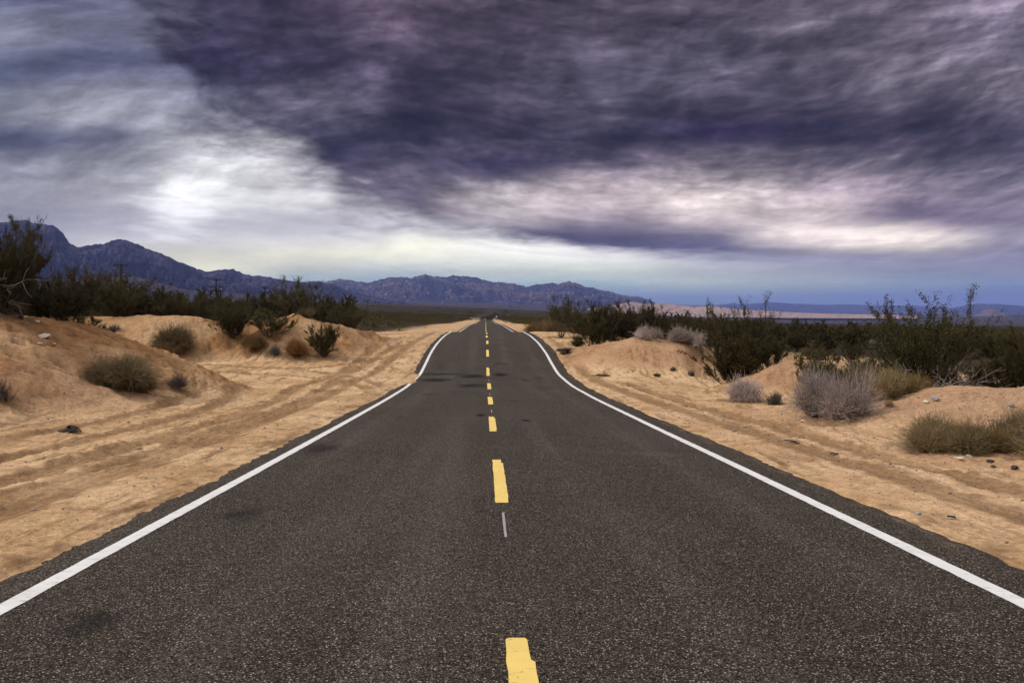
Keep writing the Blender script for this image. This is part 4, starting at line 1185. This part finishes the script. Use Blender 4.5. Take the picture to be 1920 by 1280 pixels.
# ---------------------------------------------------------------- sun and sky
SUN_AZ, SUN_EL = math.radians(-88), math.radians(42)
sd = Vector((math.sin(SUN_AZ) * math.cos(SUN_EL), math.cos(SUN_AZ) * math.cos(SUN_EL), math.sin(SUN_EL)))
L = bpy.data.lights.new('sun', 'SUN'); L.energy = 2.3; L.angle = math.radians(9); L.color = (1.0, .95, .87)
lo = bpy.data.objects.new('sun', L); COL.objects.link(lo); lo.rotation_euler = sd.to_track_quat('Z', 'Y').to_euler()

def lin(c): 
    return tuple(((v / 255 + .055) / 1.055) ** 2.4 if v > 10 else v / 255 / 12.92 for v in c)
SKY_X = [0, 190, 380, 570, 760, 950, 1140, 1330, 1520, 1710, 1900]
SKY_Y = [0, 70, 140, 210, 270, 320, 370, 410, 440, 470, 500, 530, 570]
SKY = [
 [(85,88,118),(105,105,128),(50,46,68),(68,60,82),(85,75,95),(80,72,90),(75,68,86),(84,77,95),(88,82,100),(120,112,135),(125,118,142)],
 [(142,144,165),(112,114,136),(52,48,72),(62,57,78),(80,72,92),(76,69,88),(82,76,94),(80,76,94),(95,90,108),(102,96,116),(120,115,140)],
 [(85,90,115),(98,100,124),(46,43,67),(58,54,75),(62,56,75),(70,65,82),(84,81,101),(84,81,100),(80,75,92),(120,115,135),(118,112,132)],
 [(140,142,156),(168,168,181),(68,68,94),(98,96,119),(55,50,69),(60,55,72),(78,75,93),(60,55,72),(58,53,69),(78,72,90),(85,80,98)],
 [(75,78,96),(92,94,112),(182,182,190),(55,52,75),(58,54,75),(60,55,73),(62,57,76),(58,52,70),(62,56,74),(72,66,84),(72,67,88)],
 [(135,135,148),(165,165,175),(218,218,223),(150,148,160),(82,77,96),(86,81,99),(112,106,122),(150,143,156),(138,130,146),(112,106,123),(95,90,108)],
 [(155,155,165),(168,166,175),(222,221,224),(122,117,132),(92,86,104),(182,177,187),(190,181,192),(224,218,224),(172,163,177),(135,125,145),(125,118,140)],
 [(150,150,162),(168,166,177),(188,186,193),(185,183,190),(100,95,114),(185,180,191),(150,141,158),(210,202,211),(222,214,221),(140,130,150),(130,122,145)],
 [(170,169,178),(190,188,195),(205,203,206),(216,214,216),(222,219,219),(130,127,146),(92,88,113),(122,117,137),(236,229,233),(246,240,239),(150,145,166)],
 [(185,184,190),(195,194,198),(200,198,201),(226,224,219),(240,238,230),(248,246,238),(128,126,147),(84,82,112),(128,126,149),(168,166,181),(120,118,150)],
 [(200,199,202),(205,204,205),(215,213,209),(190,192,200),(175,182,200),(195,199,212),(203,207,221),(165,168,190),(148,150,177),(125,125,158),(125,125,160)],
 [(190,192,202),(185,190,202),(165,175,198),(122,147,187),(128,149,188),(148,164,198),(150,165,200),(150,160,190),(130,140,175),(110,125,170),(100,115,165)],
 [(150,165,195),(140,158,192),(120,145,190),(92,130,186),(95,130,186),(108,133,187),(104,129,180),(99,124,175),(90,114,170),(84,108,170),(80,100,165)]]

for j_, k_ in ((9, .96), (10, .90), (11, .82), (12, .78)):
    SKY[j_] = [(c[0] + 6, c[1] + 5, int(c[2] * k_)) for c in SKY[j_]]
w = bpy.data.worlds.new('World'); scene.world = w; w.use_nodes = True
wt = w.node_tree; wt.nodes.clear(); t = NT(wt)
out = t.node('ShaderNodeOutputWorld'); bg = t.node('ShaderNodeBackground')
STR = .1
bg.inputs['Strength'].default_value = STR
t.l.new(bg.outputs[0], out.inputs['Surface'])
dirv = t.vmath('NORMALIZE', t.node('ShaderNodeTexCoord').outputs['Generated'])
dx, dy, dz = t.sep(dirv)
sky = t.node('ShaderNodeTexSky', sky_type='NISHITA'); sky.sun_disc = False
sky.sun_elevation = SUN_EL; sky.sun_rotation = SUN_AZ
# cloud deck seen in perspective: direction projected on a high level sheet
zz = t.math('ADD', t.math('MAXIMUM', dz, 0.0), .06)
qx = t.math('DIVIDE', dx, zz); qy = t.math('DIVIDE', dy, zz)
q = t.comb(qx, t.math('MULTIPLY', qy, .62))
yv = t.math('MAXIMUM', dy, .08)
u = t.math('DIVIDE', dx, yv); v = t.math('DIVIDE', dz, yv)
# warp of the layout by the deck's own noise
_, wc = t.noise(q, .55, 5, .55, .3)
wv = t.vmath('SUBTRACT', wc, (.5, .5, .5))
_, wc2 = t.noise(q, 2.2, 4, .5, .3)
wv2 = t.vmath('SUBTRACT', wc2, (.5, .5, .5))
wx, wy, _ = t.sep(t.vmath('ADD', wv, t.vmath('SCALE', wv2, scale=.45)))
lowfade = t.mapr(v, .01, .22, .18, 1, 'LINEAR')
uu = t.math('ADD', u, t.math('MULTIPLY', t.math('MULTIPLY', wx, .13), lowfade))
vv = t.math('ADD', v, t.math('MULTIPLY', t.math('MULTIPLY', wy, .055), lowfade))
fac = t.math('DIVIDE', t.math('MULTIPLY', vv, F), 600.0)
import copy
LIGHT, DARK = copy.deepcopy(SKY), copy.deepcopy(SKY)
gl = [(112,112,136),(128,128,150),(118,120,144),(160,160,175),(192,192,200),(222,222,226),(224,223,226),(190,188,195)]
for j in range(8):
    for i in range(2, 11): LIGHT[j][i] = gl[j] if i == 2 else (228,226,228)
LIGHT[7][3] = (190,188,194)
LIGHT[8][5:] = [(228,225,222),(216,212,216),(210,206,212),(218,213,218),(200,196,206),(165,162,180)]
LIGHT[9][5:] = [(248,246,238),(236,233,232),(206,204,213),(188,188,204),(172,172,193),(148,147,172)]
for j in range(13):
    for i in range(2): DARK[j][i] = (60,55,74)
DARK[4][2] = (60,56,78); DARK[5][2] = (72,68,88)
for j in range(6, 13): DARK[j][2] = (92,87,105)
DARK[5][3] = (70,65,84); DARK[6][3] = (92,86,104); DARK[7][3] = (100,95,112)
for j in range(8, 13):
    for i in range(3, 8): DARK[j][i] = (88,84,108)
DARK[8][7] = (122,117,137); DARK[9][7] = (84,82,110)
for j in range(10, 13):
    for i in range(8, 11): DARK[j][i] = (118,116,142)
def field(G, warm):
    col = None
    for i, px in enumerate(SKY_X):
        cr = t.node('ShaderNodeValToRGB'); cr.color_ramp.interpolation = 'CARDINAL'
        el = cr.color_ramp.elements
        pts = sorted([((580 - y) / 600, lin(G[j][i])) for j, y in enumerate(SKY_Y)])
        while len(el) > 1: el.remove(el[-1])
        k = lambda c: (c[0] * warm[0], c[1] * warm[1], c[2] * warm[2], 1)
        el[0].position = pts[0][0]; el[0].color = k(pts[0][1])
        for p_, c_ in pts[1:]:
            e = el.new(p_); e.color = k(c_)
        t.put(cr.inputs[0], fac)
        if col is None: col = cr.outputs[0]
        else: col = t.mix(t.mapr(uu, (SKY_X[i - 1] - CX) / F, (px - CX) / F), col, cr.outputs[0])
    return col
lightc = field(LIGHT, (.90, .90, .89)); darkc = field(DARK, (.92, .85, .76))
# the lower left border of the storm cloud
EDGE = [(215,-40),(262,40),(292,105),(312,170),(350,215),(420,258),(520,298),(590,343),(640,398),(800,422),(930,442),(1000,457),(1150,470),(1350,482),(1600,489),(2000,492)]
er = t.node('ShaderNodeValToRGB'); er.color_ramp.interpolation = 'LINEAR'
el = er.color_ramp.elements
while len(el) > 1: el.remove(el[-1])
for k_, (x_, y_) in enumerate(EDGE):
    p_ = (x_ - 200) / 1820; g_ = (580 - y_) / 700
    if k_ == 0: el[0].position = p_; el[0].color = (g_, g_, g_, 1)
    else:
        e = el.new(p_); e.color = (g_, g_, g_, 1)
ue = t.math('ADD', u, t.math('MULTIPLY', wx, .11)); ve = t.math('ADD', v, t.math('MULTIPLY', t.math('MULTIPLY', wy, .055), lowfade))
t.put(er.inputs[0], t.math('DIVIDE', t.math('SUBTRACT', t.math('MULTIPLY_ADD', ue, F, CX), 200), 1820))
en, _ = t.noise(q, 3.0, 5, .55, .5)
dv = t.math('SUBTRACT', ve, t.math('MULTIPLY', er.outputs[0], 700 / F))
dv = t.math('ADD', dv, t.math('MULTIPLY', t.math('SUBTRACT', en, .5), t.mapr(u, -.45, .1, .16, .012)))
soft = t.mapr(u, -.45, .1, .085, .010)
soft = t.mapr(u, .1, .45, soft, .022)
mask = t.mapr(t.math('DIVIDE', dv, soft), -.8, .9)
mask = t.math('MULTIPLY', mask, t.mapr(t.math('ADD', ue, t.math('MULTIPLY', t.math('SUBTRACT', en, .5), .42)), -.56, -.37))
hot = t.vmath('LENGTH', t.vmath('MULTIPLY', t.vmath('SUBTRACT', t.comb(uu, vv), ((338 - CX) / F, (580 - 378) / F, 0)), (1.0, 1.5, 0)))
lightc = t.mix(t.mapr(t.math('ADD', hot, t.math('MULTIPLY', t.math('SUBTRACT', en, .5), .12)), .085, .01, 0, .6), lightc, lin((250, 250, 250)))
col = t.mix(mask, lightc, darkc)
# billows and streaks: lumps of the deck's underside, lit from one side
n1, _ = t.noise(t.vmath('MULTIPLY', q, (1.0, 1.25, 1)), 1.25, 6, .55, .4)
def relief(scale, det, rough, dist, k=.24, q=q):
    a_, _ = t.noise(q, scale, det, rough, dist)
    b_, _ = t.noise(t.vmath('ADD', q, (-.55 * k / scale, .85 * k / scale, 0)), scale, det, rough, dist)
    return t.math('SUBTRACT', a_, b_)
det = t.math('MULTIPLY', t.math('SUBTRACT', n1, .5), 1.7)
for sc_, dt_, rg_, ds_, amp_ in ((1.1, 3, .5, .6, 3.0), (2.6, 4, .52, .5, 3.4), (6.0, 4, .5, .3, 2.0)):
    det = t.math('ADD', det, t.math('MULTIPLY', relief(sc_, dt_, rg_, ds_), amp_))
du = t.math('MINIMUM', t.math('MAXIMUM', t.math('SUBTRACT', u, .22), -.36), .5)
vs = t.math('SUBTRACT', v, t.math('MULTIPLY', t.math('MULTIPLY', t.math('MULTIPLY', du, du), .32), t.mapr(v, .0, .12)))
_, lw = t.noise(t.comb(t.math('MULTIPLY', u, 2.2), t.math('MULTIPLY', v, 5.0)), 1.0, 3, .5)
lx, ly, _ = t.sep(t.vmath('SUBTRACT', lw, (.5, .5, .5)))
dsp = t.comb(t.math('MULTIPLY', t.math('ADD', u, t.math('MULTIPLY', lx, .16)), 4.6), t.math('MULTIPLY', t.math('ADD', vs, t.math('MULTIPLY', ly, .06)), 11.5), .37)
puff = t.math('MULTIPLY', relief(1.0, 3, .5, .3, .26, dsp), 3.9)
puff = t.math('ADD', puff, t.math('MULTIPLY', relief(2.4, 4, .5, .25, .26, dsp), 3.4))
puff = t.math('ADD', puff, t.math('MULTIPLY', relief(6.0, 4, .52, .25, .26, dsp), 1.9))
puff = t.math('ADD', puff, t.math('MULTIPLY', relief(15.0, 3, .5, .3, .26, dsp), .55))
puff = t.math('MULTIPLY', puff, t.mapr(v, .04, .16, .35, 1))
det = t.math('ADD', t.math('MULTIPLY', det, t.math('MULTIPLY_ADD', mask, .55, .25)), puff)
n3, _ = t.noise(t.comb(t.math('MULTIPLY', u, 2.6), t.math('MULTIPLY', vs, 24.0)), 1.6, 8, .62, 1.1)
det = t.math('MULTIPLY', det, t.mapr(v, .09, .20, .28, 1))
det = t.math('ADD', det, t.math('MULTIPLY', t.math('SUBTRACT', n3, .5), t.mapr(v, .24, .10, .0, 1.5)))
det = t.math('MULTIPLY', det, t.mapr(v, .0, .05, .15, 1))
gain = t.math('POWER', 2.0, t.math('MULTIPLY', det, t.math('MULTIPLY_ADD', mask, .45, .60)))
col = t.vmath('SCALE', col, scale=gain)
# the sky that lies behind and above the picture: broken, brighter cloud
bn = t.mapr(n1, .35, .65, .75, 1.25, 'LINEAR')
back = t.vmath('SCALE', (1.0, .97, .98), scale=t.math('MULTIPLY', bn, t.mapr(dz, .15, .85, .30, .95)))
front = t.math('MULTIPLY', t.mapr(dy, .25, .55), t.mapr(dz, .62, .40))
col = t.mix(front, back, col)
# blue air between the clouds from the sky texture
skyc = t.vmath('SCALE', sky.outputs[0], scale=1.0)
cl10 = t.vmath('SCALE', col, scale=t.math('MULTIPLY', t.math('POWER', 2.718, t.math('DIVIDE', .026, t.math('MAXIMUM', v, .035))), 1.0 / STR))
blue = t.math('MULTIPLY', t.mapr(v, .05, .0), .12)
fin = t.mix(blue, cl10, skyc)
t.put(bg.inputs['Color'], fin)

# ---------------------------------------------------------------- camera and render settings
cam = bpy.data.cameras.new('camera'); co = bpy.data.objects.new('camera', cam); COL.objects.link(co)
cam.sensor_width = 36; cam.lens = F / 1920 * 36; cam.shift_y = (HY - 640) / 1920
cam.clip_start = .1; cam.clip_end = 200000
co.location = (0, 0, EYE); co.rotation_euler = (math.radians(90), 0, 0)
scene.camera = co
scene.view_settings.view_transform = 'Standard'; scene.view_settings.look = 'None'
scene.view_settings.exposure = 0; scene.view_settings.gamma = 1
scene.cycles.max_bounces = 6; scene.cycles.diffuse_bounces = 3; scene.cycles.volume_bounces = 1
scene.cycles.use_denoising = True; scene.cycles.denoising_input_passes = 'RGB'; scene.cycles.use_adaptive_sampling = False
